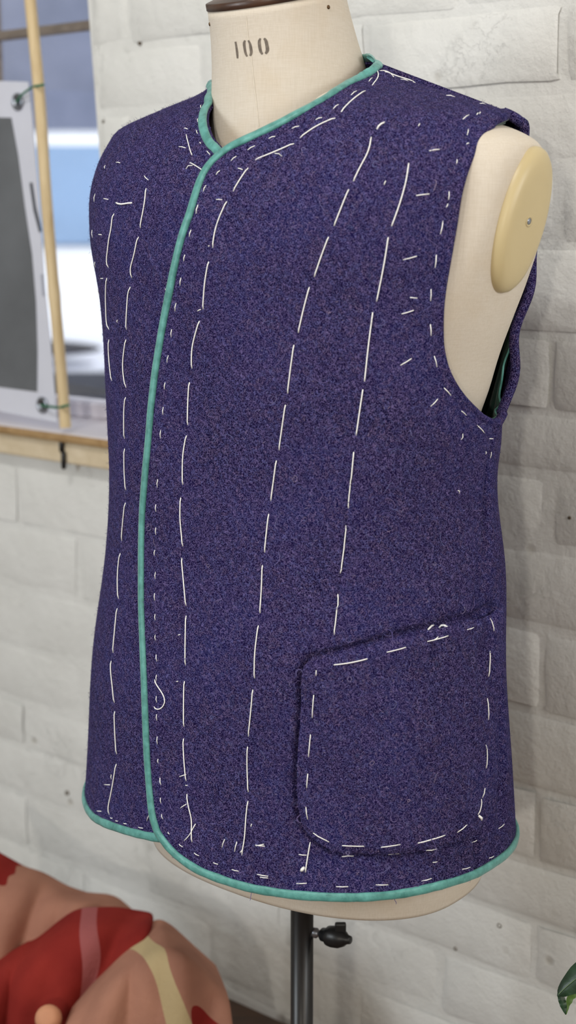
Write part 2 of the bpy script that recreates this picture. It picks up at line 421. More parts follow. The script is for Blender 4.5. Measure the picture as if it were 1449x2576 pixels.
front_edge = smooth_poly(cpx([(566, 380), (540, 402), (515, 436), (497, 480), (480, 532), (463, 590), (448, 655), (436, 720), (424, 785), (410, 870), (399, 945), (391, 1015), (384, 1100), (377, 1180), (370, 1280), (367, 1380), (366, 1500), (368, 1600), (371, 1700), (374, 1800), (378, 1900), (384, 1985), (390, 2040), (401, 2082), (420, 2114), (450, 2148), (500, 2184), (560, 2213), (640, 2241), (720, 2256), (800, 2263), (900, 2265), (1000, 2257), (1100, 2236), (1199, 2203)]), .02)
hem_end = cpx([(1199, 2203), (1240, 2178), (1265, 2160)])
neg = lambda L: [(-t, z) for t, z in L]
hem_right = smooth_poly(cpx([(432, 2121), (400, 2117), (340, 2104), (285, 2087), (250, 2072), (228, 2054)]) + [(-rad(55), -.5095), (-rad(75), -.509), (-side[-1][0], -.508)], .03)
right_neck = smooth_poly([(rad(3.5), cast(580, 392)[1])] + NECK_R + [(-rad(27), .1010), (-rad(48), .1080), (-rad(74), .1120), (-rad(103), .1150)], .02)
def ch(*parts):
    out = []
    for p in parts:
        for q in p:
            if not out or np.hypot(*(np.asarray(out[-1])-q)) > 1e-6: out.append(tuple(q))
    if np.hypot(*(np.asarray(out[0])-np.asarray(out[-1]))) < 1e-6: out.pop()
    return out
LEFT = uv(ch(neck_left[::-1], front_edge, side[::-1], arm_front[::-1], [shoulder_N]))
RIGHT = uv(ch(right_neck, neg(arm_front), neg(side), hem_right[::-1], [(rad(3.5), hem_right[0][1]+.004)]))
hem_back = smooth_poly([tuple(side[-1])] + hem_end[1:] + [(rad(130), -.508), (rad(180), -.508), (rad(230), -.508), (2*math.pi-side[-1][0], -.508)], .05)
mir = lambda L: [(2*math.pi-t, z) for t, z in L]
BACK = uv(ch(neck_back, mir(arm_back)[::-1], mir(side), hem_back[::-1], side[::-1], arm_back, ))

vest = thing('waistcoat', 'half-made purple tweed waistcoat with teal binding and white basting stitches, on the tailor\'s dummy', 'waistcoat', (AX[0], AX[1], HC-.51))
fe_uv = uv(front_edge)
def left_off(th, z, q):
    d = poly_dist_open(q, fe_uv); near = np.exp(-(d/.045)**2)
    return .0012 + .0052*near*np.clip((math.radians(25)-th)/.3, 0, 1) - ditch(q)
def back_off(th, z, q):
    # the back piece stands off in small waves along the armhole
    d = poly_dist_open(q, uv(arm_back)); w = np.exp(-(d/.03)**2)*((th > 1.9) & (th < 2.6))
    return .0004 + w*(.0026*np.sin(z*95+.6)+.001*np.sin(z*47+2)) - ditch(q)
POCK = [(768, 1702), (774, 1674), (788, 1659), (838, 1646), (900, 1629), (980, 1606), (1080, 1579), (1150, 1560), (1200, 1546), (1226, 1531), (1241, 1529), (1247, 1560), (1249, 1592), (1246, 1680), (1241, 1760), (1236, 1830), (1233, 1900), (1233, 1960), (1228, 2012), (1217, 2060), (1197, 2086), (1160, 2108), (1100, 2128), (1040, 2139), (980, 2143), (900, 2143), (848, 2137), (800, 2113), (770, 2084), (757, 2048), (752, 1990), (755, 1900), (761, 1820), (765, 1752)]
pk = np.array(cpx(POCK)); POCK_UV = uv(pk); POCK_UV = smooth_poly(POCK_UV, .004, True)
top_uv = uv(pk[2:11])
side_uv = uv(side); dart_uv = uv(smooth_poly(cpx([(884, 1210), (868, 1340), (853, 1470), (840, 1600), (836, 1648)]), .01))
DITCH += [(np.vstack([POCK_UV, POCK_UV[:1]]), .0050, .0025, .0015), (side_uv, .0036, .0030, 0), (dart_uv, .0016, .0016, 0)]
EXTRA = []
for P_, _, sg_, sh_ in DITCH:
    R_ = smooth_poly(P_, .0035); T_ = np.gradient(R_, axis=0); T_ /= np.linalg.norm(T_, axis=1)[:, None]+1e-12; N_ = np.stack([-T_[:, 1], T_[:, 0]], 1)
    for o_ in (-.0062, -.0038, -.0018, 0, .0018, .0038, .0062): EXTRA.append(R_+N_*o_*sg_/.003+RNG.uniform(-1e-4, 1e-4, R_.shape))
EXTRA = np.vstack(EXTRA)
p_right = cut_piece('front_panel', RIGHT, M_WOOL, None, 0.0)
p_left = cut_piece('front_panel', LEFT, M_WOOL, None, left_off, extra=EXTRA)
p_back = cut_piece('back_panel', BACK, M_WOOL, None, back_off, extra=EXTRA)

# patch pocket
def pock_off(th, z, q):
    d = poly_dist_open(q, top_uv); e = poly_dist(q, POCK_UV)
    return .0064 + .0045*np.exp(-(d/.022)**2) - .0022*np.clip(1-e/.004, 0, 1)**2 + .0010*np.sin(z*60+th*25)
pocket = cut_piece('patch_pocket', POCK_UV, M_WOOL, None, pock_off, .0045, .0075)

# lining, showing inside the armhole
lin_chain = [(t + rad(3.0) + .02*math.sin(z*70) + .012*math.sin(z*173+1), z) for t, z in arm_back if -.168 < z < .066]
lin_poly = uv(ch(lin_chain, [(rad(112), .094), (rad(150), .10), (rad(178), .10), (rad(178), -.49), (rad(112), -.49), (rad(104), B_PT[1]-.02)]))
lining = cut_piece('lining', lin_poly, M_LINING, None, lambda th, z, q: -.0065 + .0016*np.sin(z*75+th*40), .006, .0008)
lc_ = smooth_poly(lin_chain, .004); lt_, lz_ = lc_[:, 0], lc_[:, 1]
lip = mesh_ob('lining_edge', *sweep(vest_pos(lt_, lz_, -.0062+.0016*np.sin(lz_*75+lt_*40)), vest_nrm(lt_, lz_), [(-.0012, -.0006), (-.0012, .0006), (.0012, .0008), (.0012, -.0008)]), M_SATIN, None); lip['label'] = 'green satin lining edge'
fr_ch = [p for p in arm_front if p[1] > .03]
lf_poly = uv(ch([(t + rad(3.2) + .018*math.sin(z*420) + .010*math.sin(z*900), z) for t, z in fr_ch], [(fr_ch[-1][0]-.15, fr_ch[-1][1]), (fr_ch[0][0]-.2, fr_ch[0][1])]))
lining_f = cut_piece('lining', lf_poly, M_LINING, None, lambda th, z, q: -.0055 + .001*np.sin(z*300), .005, .0008)
lt_, lz_ = (np.array(smooth_poly([(t + rad(1.9) + .012*math.sin(z*520) + .006*math.sin(z*1130+1), z) for t, z in smooth_poly([p for p in arm_front if p[1] > .040], .0015)], .0015))).T
lip2 = mesh_ob('lining_edge', *sweep(vest_pos(lt_, lz_, -.0030+.0012*np.sin(lz_*700)), vest_nrm(lt_, lz_), [(-.0022, -.0005), (-.0022, .0004), (.0016, .0006), (.0016, -.0006)]), M_LINING, None); lip2['label'] = 'frayed green lining edge'
lining['label'] = lining_f['label'] = 'dark green satin lining'

# rolled wool edge round the armhole
ah = np.array(ch(arm_front, arm_back))
def edge_ob(name, chain, prof, mat, off, inset, closed=False, wob=0, label=None):
    C = smooth_poly(chain, .007, closed); q = uv(C)
    T = np.gradient(q, axis=0) if not closed else np.roll(q, -1, 0)-np.roll(q, 1, 0)
    T /= np.linalg.norm(T, axis=1)[:, None]+1e-12
    q2 = q + np.stack([-T[:, 1], T[:, 0]], 1)*inset
    th, z = q2[:, 0]/RU, v2z(q2[:, 1])
    o = off(th, z, q2) if callable(off) else off
    P = vest_pos(th, z, o); N = vest_nrm(th, z)
    tp = 1 + wob*np.interp(np.arange(len(P)), np.arange(0, len(P)+6, 6), RNG.uniform(-1, 1, len(P)//6+2)[:len(np.arange(0, len(P)+6, 6))]) if wob else None
    V, Fc = sweep(P, N, prof, closed, tp)
    ob = mesh_ob(name, V, Fc, mat, None)
    if label: ob['label'] = label
    return ob
roll = edge_ob('armhole_edge', arm_front, circ(.0036, 8), M_WOOL, -.0012, 0)
roll2 = edge_ob('armhole_edge', arm_back, circ(.0040, 8), M_WOOL, lambda th, z, q: back_off(th, z, q)-.0012, 0)
BW, BH = .0034, .0016
bprof = [(-BW, -BH*.8), (-BW*1.06, 0), (-BW*.9, BH*.7), (-BW*.3, BH), (BW*.4, BH), (BW*.92, BH*.6), (BW*1.0, -BH*.2), (BW*.9, -BH)]
b1 = edge_ob('front_binding', ch(neck_left[::-1], front_edge, hem_back), bprof, M_SATIN, lambda th, z, q: left_off(th, z, q)+ditch(q)+.0006, .0030, wob=.07, label="teal satin binding")
b2 = edge_ob('neck_binding', ch(right_neck), bprof, M_SATIN, .0014, .0030, wob=.06, label='teal satin binding')
b3 = edge_ob('neck_binding', ch(neck_back), bprof, M_SATIN, .001, .0030, wob=.06, label='teal satin binding')
b5 = edge_ob('hem_binding', ch(hem_right), bprof, M_SATIN, .001, -.0030, wob=.07, label='teal satin binding')

# ------------------------------------------------------------------ loose wool fibres standing on the cloth
def fuzz(poly, off, count, seg=4, seglen=(.00035, .0008), width=(.00013, .00022), lift=.0006):
    lo, hi = poly.min(0), poly.max(0); Q = np.empty((0, 2))
    while len(Q) < count:
        q = RNG.uniform(lo, hi, (count, 2)); Q = np.vstack([Q, q[in_poly(q, poly)]])
    Q = Q[:count]; th, z = Q[:, 0]/RU, v2z(Q[:, 1])
    P = vest_pos(th, z, off(th, z, Q) if callable(off) else off); N = vest_nrm(th, z)
    vis = ((np.array([0, 0, HC])-P)*N).sum(1) > -.35*np.linalg.norm(P-np.array([0, 0, HC]), axis=1)
    P, N = P[vis], N[vis]; n = len(P)
    t1 = np.cross(N, [0, 0, 1.0]); t1 /= np.linalg.norm(t1, axis=1)[:, None]+1e-9; t2 = np.cross(N, t1)
    ang = RNG.uniform(0, 2*np.pi, n); curl = RNG.normal(0, .9, n); sl = RNG.uniform(*seglen, n); w = RNG.uniform(*width, n); hh = RNG.uniform(.15, 1, n)**2*lift
    pts = []; cur = P.copy()
    for k in range(seg+1):
        u = k/seg; pts.append((cur + N*(.0002+hh*math.sin(math.pi*min(1, u*1.1)))[:, None] if False else cur + N*(.0001+hh*np.sin(np.pi*u))[:, None], ang.copy()))
        cur = cur + (t1*np.cos(ang)[:, None]+t2*np.sin(ang)[:, None])*sl[:, None]; ang = ang + curl + RNG.normal(0, .35, n)
    V = []
    for k, (p, a) in enumerate(pts):
        side_ = (-t1*np.sin(a)[:, None]+t2*np.cos(a)[:, None])*(w*(1 if 0 < k < seg else .5))[:, None]
        V.append(p-side_); V.append(p+side_)
    V = np.stack(V, 1)                                          # n, 2(seg+1), 3
    m = 2*(seg+1); base = np.arange(n)[:, None]*m
    Fq = np.concatenate([base+np.array([[2*k, 2*k+1, 2*k+3, 2*k+2]]) for k in range(seg)], 0)
    return V.reshape(-1, 3), Fq
fz = []
for poly, off, cnt in ((LEFT, left_off, 17000), (RIGHT, 0.0, 9000), (BACK, .0004, 2500), (POCK_UV, pock_off, 4000)):
    V, Fq = fuzz(poly, off, cnt); fz.append(fast_quads('wool_fuzz', V, Fq, M_FIB))
V, Fq = fuzz(LEFT, left_off, 500, 7, (.001, .002), (.00018, .0003), .0016); V2, F2 = fuzz(RIGHT, 0.0, 250, 7, (.001, .002), (.00018, .0003), .0016); V3, F3 = fuzz(POCK_UV, pock_off, 120, 7, (.001, .002), (.00018, .0003), .0016)
hair = [(V, Fq), (V2, F2), (V3, F3)]
for poly_, off_, n_ in ((LEFT, left_off, 3200), (RIGHT, 0.0, 1800), (BACK, .0004, 900)): hair.append(fuzz(poly_, off_, n_, 5, (.0006, .0013), (.00005, .00009), .0032))
def stack(H): b = np.cumsum([0]+[len(v) for v, f in H]); return np.vstack([v for v, f in H]), np.vstack([f+b[i] for i, (v, f) in enumerate(H)])
fz.append(fast_quads('wool_fuzz', *stack(hair), M_FIB))
# fibres fringing the cut edges and the shoulder line
for f in fz: stuff(f)

for part in (p_right, p_left, p_back, pocket, lining, lip, lip2, lining_f, roll, roll2, b1, b2, b3, b5): keep(part, vest)
for f, p in zip(fz, (p_left, p_right, p_back, pocket, p_left)):
    f.parent = p; f.matrix_parent_inverse = Matrix.Translation(-Vector(vest.location)) @ Matrix.Identity(4)
    f.matrix_parent_inverse = Matrix.Identity(4)

# ------------------------------------------------------------------ basting stitches: (crop origin x, y, zoom, polylines)
ST = [
 (200, 250, 3.6225, [
  [(972,320),(990,380),(1005,450),(1025,507)],[(955,262),(985,270)],[(905,430),(968,442)],[(1005,575),(1060,605),(1145,662)],[(970,633),(995,608),(1030,602)],[(333,573),(370,578)],[(590,695),(592,715),(610,712),(628,735)],[(607,812),(606,880),(590,990),(570,1090),(555,1172)],
  [(332,942),(360,962),(410,958),(450,940),(478,943)],[(142,860),(133,933)],[(218,904),(263,912)],[(315,1043),(300,1090),(295,1180),(272,1270),(262,1380),(248,1470),(250,1515),(263,1532)],[(172,1230),(203,1234)],[(538,1255),(522,1310),(505,1410),(475,1510),(465,1560),(477,1625)],[(190,1632),(215,1632)],[(250,1628),(243,1780),(247,1940),(252,2060),(268,2095)],[(463,1710),(447,1750),(440,1850),(432,1980),(428,2100)],[(345,2010),(345,2035)],[(780,1727),(800,1745)],[(235,600),(228,630)],[(115,1190),(118,1260)],[(140,1480),(145,1530)],[(170,1725),(180,1785)],
  [(1108,50),(1104,75)],[(1077,175),(1078,205)],[(1065,280),(1075,312)],[(1095,390),(1105,402)],[(1160,470),(1190,503)]]),
 (0, 600, 3.019, [[(828,768),(828,860),(840,1000),(850,1080)],[(957,768),(940,900),(936,980),(945,1070),(958,1132)],[(955,1205),(946,1300),(946,1520)],[(947,1597),(948,1760),(957,1910)]]),
 (0, 1000, 3.6225, [[(1143,960),(1125,1130),(1110,1305)],[(1097,1420),(1080,1550),(1075,1700),(1080,1832)],[(1437,745),(1433,820)],[(1420,975),(1420,1040)],[(1420,1185),(1420,1250)],[(1410,1390),(1407,1440)]]),
 (0, 1500, 3.45, [[(1018,105),(1000,300),(982,490)],[(965,562),(965,650),(980,780),(993,922)],[(996,1000),(1000,1150),(1013,1370)],[(1010,1455),(985,1620),(960,1750),(940,1840),(948,1893)],[(903,1634),(955,1637)],[(966,1548),(967,1588)],[(840,1863),(880,1866)],[(957,1922),(975,1927)],[(1003,1948),(1022,1952)],[(1072,1970),(1098,1976)],[(1200,2005),(1240,2013)],[(1330,1850),(1295,1900),(1275,1950)],[(1310,1885),(1290,1900)]]),
 (400, 380, 3.6225, [[(553,178),(520,215)],[(428,312),(403,367)],[(355,490),(337,570)],[(292,718),(275,783)],[(235,945),(225,1003)],[(200,1155),(191,1228)],[(155,1385),(145,1460)],[(115,1625),(110,1695)],[(85,1862),(72,1930)],[(55,2110),(50,2170)],[(705,47),(655,88)],
  [(812,155),(740,260),(677,365)],[(617,460),(550,610),(510,740),(490,880)],[(452,1010),(420,1200),(402,1440)],[(368,1550),(325,1700),(302,1820),(300,1980)],[(720,155),(762,170)],[(520,441),(575,443)],[(1055,20),(1095,28),(1120,47)],[(350,1458),(380,1443)],[(450,868),(458,863)]]),
 (400, 900, 3.6225, [[(38,450),(36,520)],[(15,660),(13,735)],[(277,225),(267,400),(262,612)],[(250,710),(220,900),(217,1155)],[(198,1275),(195,1470),(205,1570),(217,1717)]]),
 (360, 1400, 3.6225, [[(113,140),(110,205)],[(104,335),(106,400)],[(109,525),(110,580)],[(110,712),(113,765)],[(119,893),(125,958)],[(122,1078),(121,1130)],[(120,1272),(124,1330)],[(122,1437),(126,1495)],[(128,1640),(130,1712)],[(136,1845),(137,1885)],[(152,2018),(160,2080)],
  [(353,15),(370,200),(392,447)],[(392,540),(388,750),(386,990)],[(377,1137),(373,1300),(372,1550)],[(368,1660),(372,1800),(392,2045)],[(330,2007),(393,1985)],[(385,2085),(405,2085)],[(1087,82),(1080,300),(1065,515)],[(1050,630),(1020,880),(1015,1108)],[(1000,1215),(985,1400),(960,1638)],[(952,1735),(950,1900),(958,2145)],[(105,1122),(125,1170),(165,1220),(200,1280),(205,1330),(180,1380),(135,1403),(103,1390),(100,1370)],[(318,716),(340,711)],[(303,1140),(318,1137)]]),
 (200, 1900, 2.898, [[(587,165),(593,215)],[(590,310),(594,350)],[(598,430),(607,465)],[(645,560),(655,575)],[(725,648),(752,668)],[(835,712),(870,733)],[(975,783),(1010,795)],[(1110,833),(1160,845)],[(1295,868),(1375,882)],[(1315,888),(1375,895)],[(783,283),(797,380),(820,460),(818,560),(820,632)],[(735,385),(780,355)],[(763,622),(805,590),(830,530),(845,500)],[(1228,335),(1215,450),(1205,600),(1183,727)],[(1170,710),(1188,690)],[(1058,612),(1038,672)],[(1147,630),(1130,703)],[(1282,655),(1350,663)],[(1285,660),(1345,648)],[(1255,500),(1250,522)]]),
 (420, 0, 2.498, [[(555,1005),(680,955),(797,903)],[(838,865),(940,795),(1057,742)],[(1095,703),(1160,635),(1247,570)],[(507,942),(552,916)],[(640,870),(680,856)],[(785,807),(830,792)],[(935,752),(975,738)],[(1045,683),(1080,655)],[(1157,597),(1193,570)],[(1268,513),(1290,488)]]),
 (900, 80, 2.639, [[(107,238),(135,265),(140,305),(95,355)],[(145,258),(200,262),(240,300)],[(180,265),(260,300),(340,322),(382,340)],[(285,315),(340,328)],[(587,422),(645,432)],[(808,476),(850,481)],[(698,580),(738,550)],[(790,550),(800,538)],[(807,545),(815,533)],[(127,645),(148,615),(177,600)],[(412,610),(403,625)],[(735,645),(727,685)],[(475,790),(542,780)],[(660,848),(655,880)],[(388,1087),(475,1076)],[(607,1060),(603,1115)],[(598,1143),(588,1165)],[(567,1255),(549,1343)],[(722,745),(738,738)],[(185,990),(175,1015)]]),
 (740, 280, 3.15, [[(610,205),(605,260),(580,340),(530,430),(470,553)],[(432,620),(375,760),(317,907)],[(272,997),(215,1150),(160,1310)],[(120,1395),(75,1570),(33,1753)],[(908,412),(895,500),(880,580),(830,750),(772,910)],[(745,1000),(710,1220),(653,1505)],[(1127,1138),(1117,1240)],[(863,1177),(972,1148)],[(918,1475),(975,1480)],[(850,1607),(948,1577)],[(1085,1410),(1081,1503)],[(1080,1688),(1085,1778)]]),
 (640, 700, 3.6225, [[(1078,312),(1040,600),(1003,940)],[(360,610),(330,830),(303,1047)],[(283,1155),(255,1350),(225,1565)],[(200,1663),(175,1850),(151,2028)],[(988,1015),(960,1200),(927,1430)],[(905,1585),(880,1850),(857,2095)]]),
 (400, 900, 3.6225, [[(1000,1425),(980,1600),(963,1772)]]),
 (0, 0, 1, [[(870,1322),(864,1380),(856,1442)],[(850,1495),(848,1540),(841,1597)]]),
 (880, 850, 3.6225, [[(770,165),(795,265)],[(462,250),(563,188)],[(858,455),(922,525)],[(737,625),(805,553)],[(1017,665),(1063,707)],[(1030,873),(1025,905),(1015,928)],[(1160,795),(1225,865)],[(1185,820),(1228,868)],[(1272,918),(1305,918)],[(985,1390),(995,1395),(998,1418)],[(1240,1035),(1238,1060)],[(1290,1040),(1280,1095)]]),
 (720, 1500, 2.415, [[(290,417),(390,403),(492,380)],[(612,340),(727,310)],[(858,275),(985,240)],[(895,268),(925,245)],[(1100,203),(1140,190)],[(862,203),(880,183),(895,175)],[(930,190),(932,174),(955,174),(980,187)],[(182,450),(181,482)],[(167,600),(158,738)],[(148,838),(135,975)],[(131,1078),(124,1165)],[(119,1278),(130,1355)],[(163,1438),(260,1493)],[(340,1515),(473,1519)],[(575,1525),(693,1508)],[(800,1500),(965,1452)],[(1040,1435),(1100,1387)],[(1240,135),(1255,175),(1262,210)],[(1238,333),(1230,487)],[(1222,620),(1229,750)],[(1213,903),(1220,950),(1215,1045)],[(1208,1165),(1192,1225)],[(1186,1232),(1180,1290),(1165,1327)],[(1170,1333),(1187,1358)],[(338,1582),(410,1578)],[(620,1569),(685,1563)],[(850,1544),(915,1535)],[(890,1617),(917,1613)],[(1128,1495),(1158,1483)],[(1290,1412),(1325,1384)]]),
 (700, 1980, 2.415, [[(195,335),(180,420),(165,517)],[(125,410),(172,414)],[(155,490),(140,508)],[(110,586),(173,584)],[(352,605),(425,605)],[(592,594),(668,594)],[(870,572),(932,555)],[(1117,500),(1167,487)],[(1280,432),(1310,420)]]),
]
COATB = bvh_of([p_right, p_left, p_back, pocket])
THICK = {(1170,1333): .0011, (155,490): .0013, (127,645): .0007, (862,203): .0008, (930,190): .0008, (332,942): .0007}
n_st = 0
for ox, oy, zm, lines in ST:
    for ln in lines:
        px = np.array([(ox+a/zm, oy+b/zm) for a, b in ln])
        px = smooth_poly(px, 9) if len(px) > 2 else np.array([px[0]*(1-t)+px[1]*t for t in np.linspace(0, 1, max(3, int(np.hypot(*(px[1]-px[0]))/12)+1))])
        length = np.linalg.norm(np.diff(px, axis=0), axis=1).sum()
        P, N = [], []
        for x, y in px:
            p, n = hit(COATB, x, y)
            if p is not None: P.append(p); N.append(n)
        if len(P) < 2: continue
        P, N = np.array(P), np.array(N)
        if len(P) > 3:                                           # a taut thread bridges the small unevenness of the cloth
            for _ in range(3): P[1:-1] = .5*P[1:-1]+.25*(P[:-2]+P[2:])
        r = THICK.get(ln[0], .00050 if length > 60 else .00042 if length > 22 else .00038)
        lift = np.full(len(P), r*.9+.0002); lift[0] = lift[-1] = -r*.35
        P = P + N*lift[:, None]
        dp = .0009 if length > 40 else .0004; ext = np.vstack([P[0]-N[0]*dp, P, P[-1]-N[-1]*dp]); nx = np.vstack([N[0], N, N[-1]])
        V, Fc = sweep(ext, nx, circ(r, 6))
        s = mesh_ob('basting_stitch', V, Fc, M_THREAD); keep(s, vest); n_st += 1

# ------------------------------------------------------------------ the dress form
form = thing('dress_form', 'cream linen tailor\'s dummy stencilled 100 on the neck, on a black pole', 'dress form', (AX[0], AX[1], 0))
DZ = np.array([-.5486, -.537, -.50, -.44, -.36, -.28, -.21, -.158, -.134, -.107, -.077, -.044, -.02, .010, .028, .046, .058, .068, .078, .088, .100, .112])
DA = np.array([.1545, .1566, .160, .166, .170, .165, .158, .158, .166, .175, .188, .203, .213, .220, .221, .218, .209, .186, .146, .108, .072, .050])
DBF = np.array([.1005, .1025, .112, .122, .124, .119, .116, .117, .117, .116, .112, .103, .095, .086, .082, .076, .071, .066, .060, .061, .054, .048])
DBB = np.array([.1336, .1356, .128, .118, .113, .106, .106, .108, .108, .108, .106, .104, .102, .100, .096, .090, .082, .074, .066, .060, .056, .054])
DO = np.array([.0115, .0115, .008, .003, .004, .003, .004, .002, 0, 0, 0, 0, 0, 0, 0, 0, 0, 0, -.002, -.002, 0, .004])
DLo = np.array([.015, .015, .010, .003] + [0]*18)
zs = np.concatenate([np.linspace(-.5486, -.537, 5), np.linspace(-.53, .04, 76), np.linspace(.044, .112, 30)])
th = np.linspace(0, 2*math.pi, 145)[:-1]
fa, fb, bb_, fo, fl = (hermite(DZ, q, zs)[:, None] for q in (DA, DBF, DBB, DO, DLo))
s_, c_ = np.sin(th)[None], np.cos(th)[None]
Lf = fa*Sg(s_)+fl; Ff = np.where(c_ > 0, fb, bb_)*Sg(c_)+fo
def smin(a, b, k): h = np.clip(.5+.5*(b-a)/k, 0, 1); return b*(1-h)+a*h-k*h*(1-h)
Lp = .207+.20*zs[:, None]
Lf = np.where(zs[:, None] > -.14, smin(Lf, Lp+0*Lf, .010), Lf); Lf = np.where(zs[:, None] > -.14, -smin(-Lf, Lp+0*Lf, .010), Lf)
G = place(Lf, Ff, zs[:, None]); k = len(th); n = len(zs)
Fc = [(i*k+j, i*k+(j+1) % k, (i+1)*k+(j+1) % k, (i+1)*k+j) for i in range(n-1) for j in range(k)]
Fc += [tuple(range(k-1, -1, -1)), tuple((n-1)*k+j for j in range(k))]
torso = mesh_ob('torso', G.reshape(-1, 3), Fc, M_LINEN); keep(torso, form)
# neck: rings leaning forward
NR = [(.046, .092, .094, .008, 23), (.060, .0800, .0815, .0100, 20), (.078, .0705, .0710, .0135, 16), (.098, .0650, .0650, .0165, 13), (.115, .0618, .0615, .0200, 13), (.130, .0592, .0585, .0238, 13.5), (.150, .0567, .0556, .0290, 14), (.169, .0550, .0540, .0345, 14)]
nz = np.linspace(0, 1, 26); tt = np.linspace(0, 1, len(NR)); NR = np.array(NR)
R_ = np.stack([hermite(tt, NR[:, i], nz) for i in range(5)], 1); kk = 96; ph = np.linspace(0, 2*math.pi, kk+1)[:-1]
def neck_ring(zc, rf, rl, o, tilt, dz=0, sc=1.0):
    f = rf*sc*np.cos(ph); l = rl*sc*np.sin(ph); t = math.radians(tilt)
    return place(l, o+f*math.cos(t)+dz*math.sin(t), zc-f*math.sin(t)+dz*math.cos(t))
NV = np.vstack([neck_ring(*r) for r in R_])
NF = [(i*kk+j, i*kk+(j+1) % kk, (i+1)*kk+(j+1) % kk, (i+1)*kk+j) for i in range(len(R_)-1) for j in range(kk)]
NF += [tuple(range(kk-1, -1, -1)), tuple((len(R_)-1)*kk+j for j in range(kk))]
neck = mesh_ob('neck', NV, NF, M_LINEN); keep(neck, form)
top = R_[-1]
cp_rings = [(.0, .985), (.0, 1.005), (.0004, 1.014), (.0050, 1.014), (.0056, 1.006), (.0060, .985), (.0098, .75), (.0140, .45), (.0165, .22), (.0172, .05)]
CV = np.vstack([neck_ring(top[0], top[1], top[2], top[3], top[4], dz, sc) for dz, sc in cp_rings])
CF = [(i*kk+j, i*kk+(j+1) % kk, (i+1)*kk+(j+1) % kk, (i+1)*kk+j) for i in range(len(cp_rings)-1) for j in range(kk)] + [tuple(range(kk-1, -1, -1)), tuple((len(cp_rings)-1)*kk+j for j in range(kk))]
cap = mesh_ob('neck_cap', CV, CF, M_BUTTON); keep(cap, form); cap['label'] = 'dark polished wooden cap'
NECKB = bvh_of([neck])
def ribbon(bvh, pts, width, up=.00025):
    px = smooth_poly(pts, 4); V = []; Fc = []; w = width if hasattr(width, '__len__') else [width]*len(px)
    for i, (x, y) in enumerate(px):
        d = px[min(i+1, len(px)-1)]-px[max(i-1, 0)]; d = d/np.linalg.norm(d); nn = np.array([-d[1], d[0]])
        ww = np.interp(i/(len(px)-1), np.linspace(0, 1, len(w)), w)/2
        for sgn in (-1, 1):
            p, n = hit(bvh, *(np.array([x, y])+nn*ww*sgn))
            for dy in (6, 12, 20, 30, -8, -16, -30):
                if p is None: p, n = hit(bvh, x, y+dy)
            V.append(p+n*up)
    return V, [(2*i, 2*i+1, 2*i+3, 2*i+2) for i in range(len(px)-1)]
zq = 9.056
def dg(pts): return [(560+a/zq, 70+b/zq) for a, b in pts]
for stroke, w in (([(295,315),(315,430),(335,580),(342,695)], [4.5, 5, 6, 4]), ([(515,285),(493,345),(505,470),(530,590),(562,650)], [4, 7, 6, 6, 4]), ([(585,285),(620,350),(642,450),(655,560),(630,640)], [4, 6, 7, 7, 5]),
                  ([(865,240),(838,300),(845,420),(870,540),(910,600)], [4, 7.5, 7.5, 7, 5]), ([(945,240),(985,290),(1010,400),(1022,510),(980,590)], [5, 8, 8, 9, 5])):
    V, Fc = ribbon(NECKB, dg(stroke), w); s = mesh_ob('stencilled_stroke', V, Fc, M_INK); keep(s, form); s['label'] = 'grey stencilled stroke of the number 100'
# centre front seam up the neck, tacks and thread knots
V, Fc = ribbon(NECKB, [(619, 40), (624, 90), (632, 140), (638, 200), (645, 260), (651, 318)], 3.0, .0002)
seam = mesh_ob('neck_seam', V, Fc, plain('seam_tape', (214, 203, 186), .8, 0, .08, 200)); keep(seam, form)
for x, y, r in ((826, 18, .0016), (528, 61, .0015)):
    p, n = hit(NECKB, x, y)
    if p is None: p, n = hit(NECKB, x+6, y)
    V, Fc = lathe([(r, -.001), (r, .0004), (r*.6, .0009), (r*.2, .0010)], 12, n, p); t_ = mesh_ob('tack', V, Fc, M_BRASS); keep(t_, form)
# armhole plates
def plate(sign):
    rings = [(0, 1.0), (.002, 1.0), (.0055, .975), (.0085, .91), (.0105, .80), (.0115, .62), (.0120, .35), (.0122, .08)]
    V = []; m = 64
    for h, sc in rings:
        for i in range(m):
            a = 2*math.pi*i/m; f = .0298*sc*math.copysign(abs(math.cos(a))**.95, math.cos(a)); v = .0545*sc*math.sin(a)
            z = v*.98 - .001 - h*.20; V.append(place(sign*(.2040+.20*z+h), f-.002-.10*v, z))
    Fc = [(i*m+j, i*m+(j+1) % m, (i+1)*m+(j+1) % m, (i+1)*m+j) for i in range(len(rings)-1) for j in range(m)] + [tuple((len(rings)-1)*m+j for j in range(m))]
    return V, Fc
for sg in (1, -1):
    o = mesh_ob('armhole_plate', *plate(sg), M_PLATE); keep(o, form); o['label'] = 'cream plastic oval shoulder plate'
    bm = bmesh.new(); bm.from_mesh(o.data); bmesh.ops.recalc_face_normals(bm, faces=bm.faces); bm.to_mesh(o.data); bm.free()
    if sg == 1: plate_ob = o
print('plate px', [tuple(round(float(q)) for q in proj(np.array(v.co))) for v in list(plate_ob.data.vertices)[::16]])
PB = bvh_of([plate_ob]); p, n = hit(PB, 1331, 557)
if p is None: p, n = hit(PB, 1310, 557)
if p is None: p, n = hit(PB, 1290, 557)
V, Fc = lathe([(.0042, -.001), (.0042, .0003), (.0034, .0005), (.0026, .0002), (.0024, -.0008)], 20, n, p); s = mesh_ob('screw_hole', V, Fc, M_PLATE)
s.parent = plate_ob
V, Fc = lathe([(.0026, -.0006), (.0024, .00035), (.0008, .0004)], 12, n, p); s = mesh_ob('screw', V, Fc, M_STEEL); s.parent = plate_ob
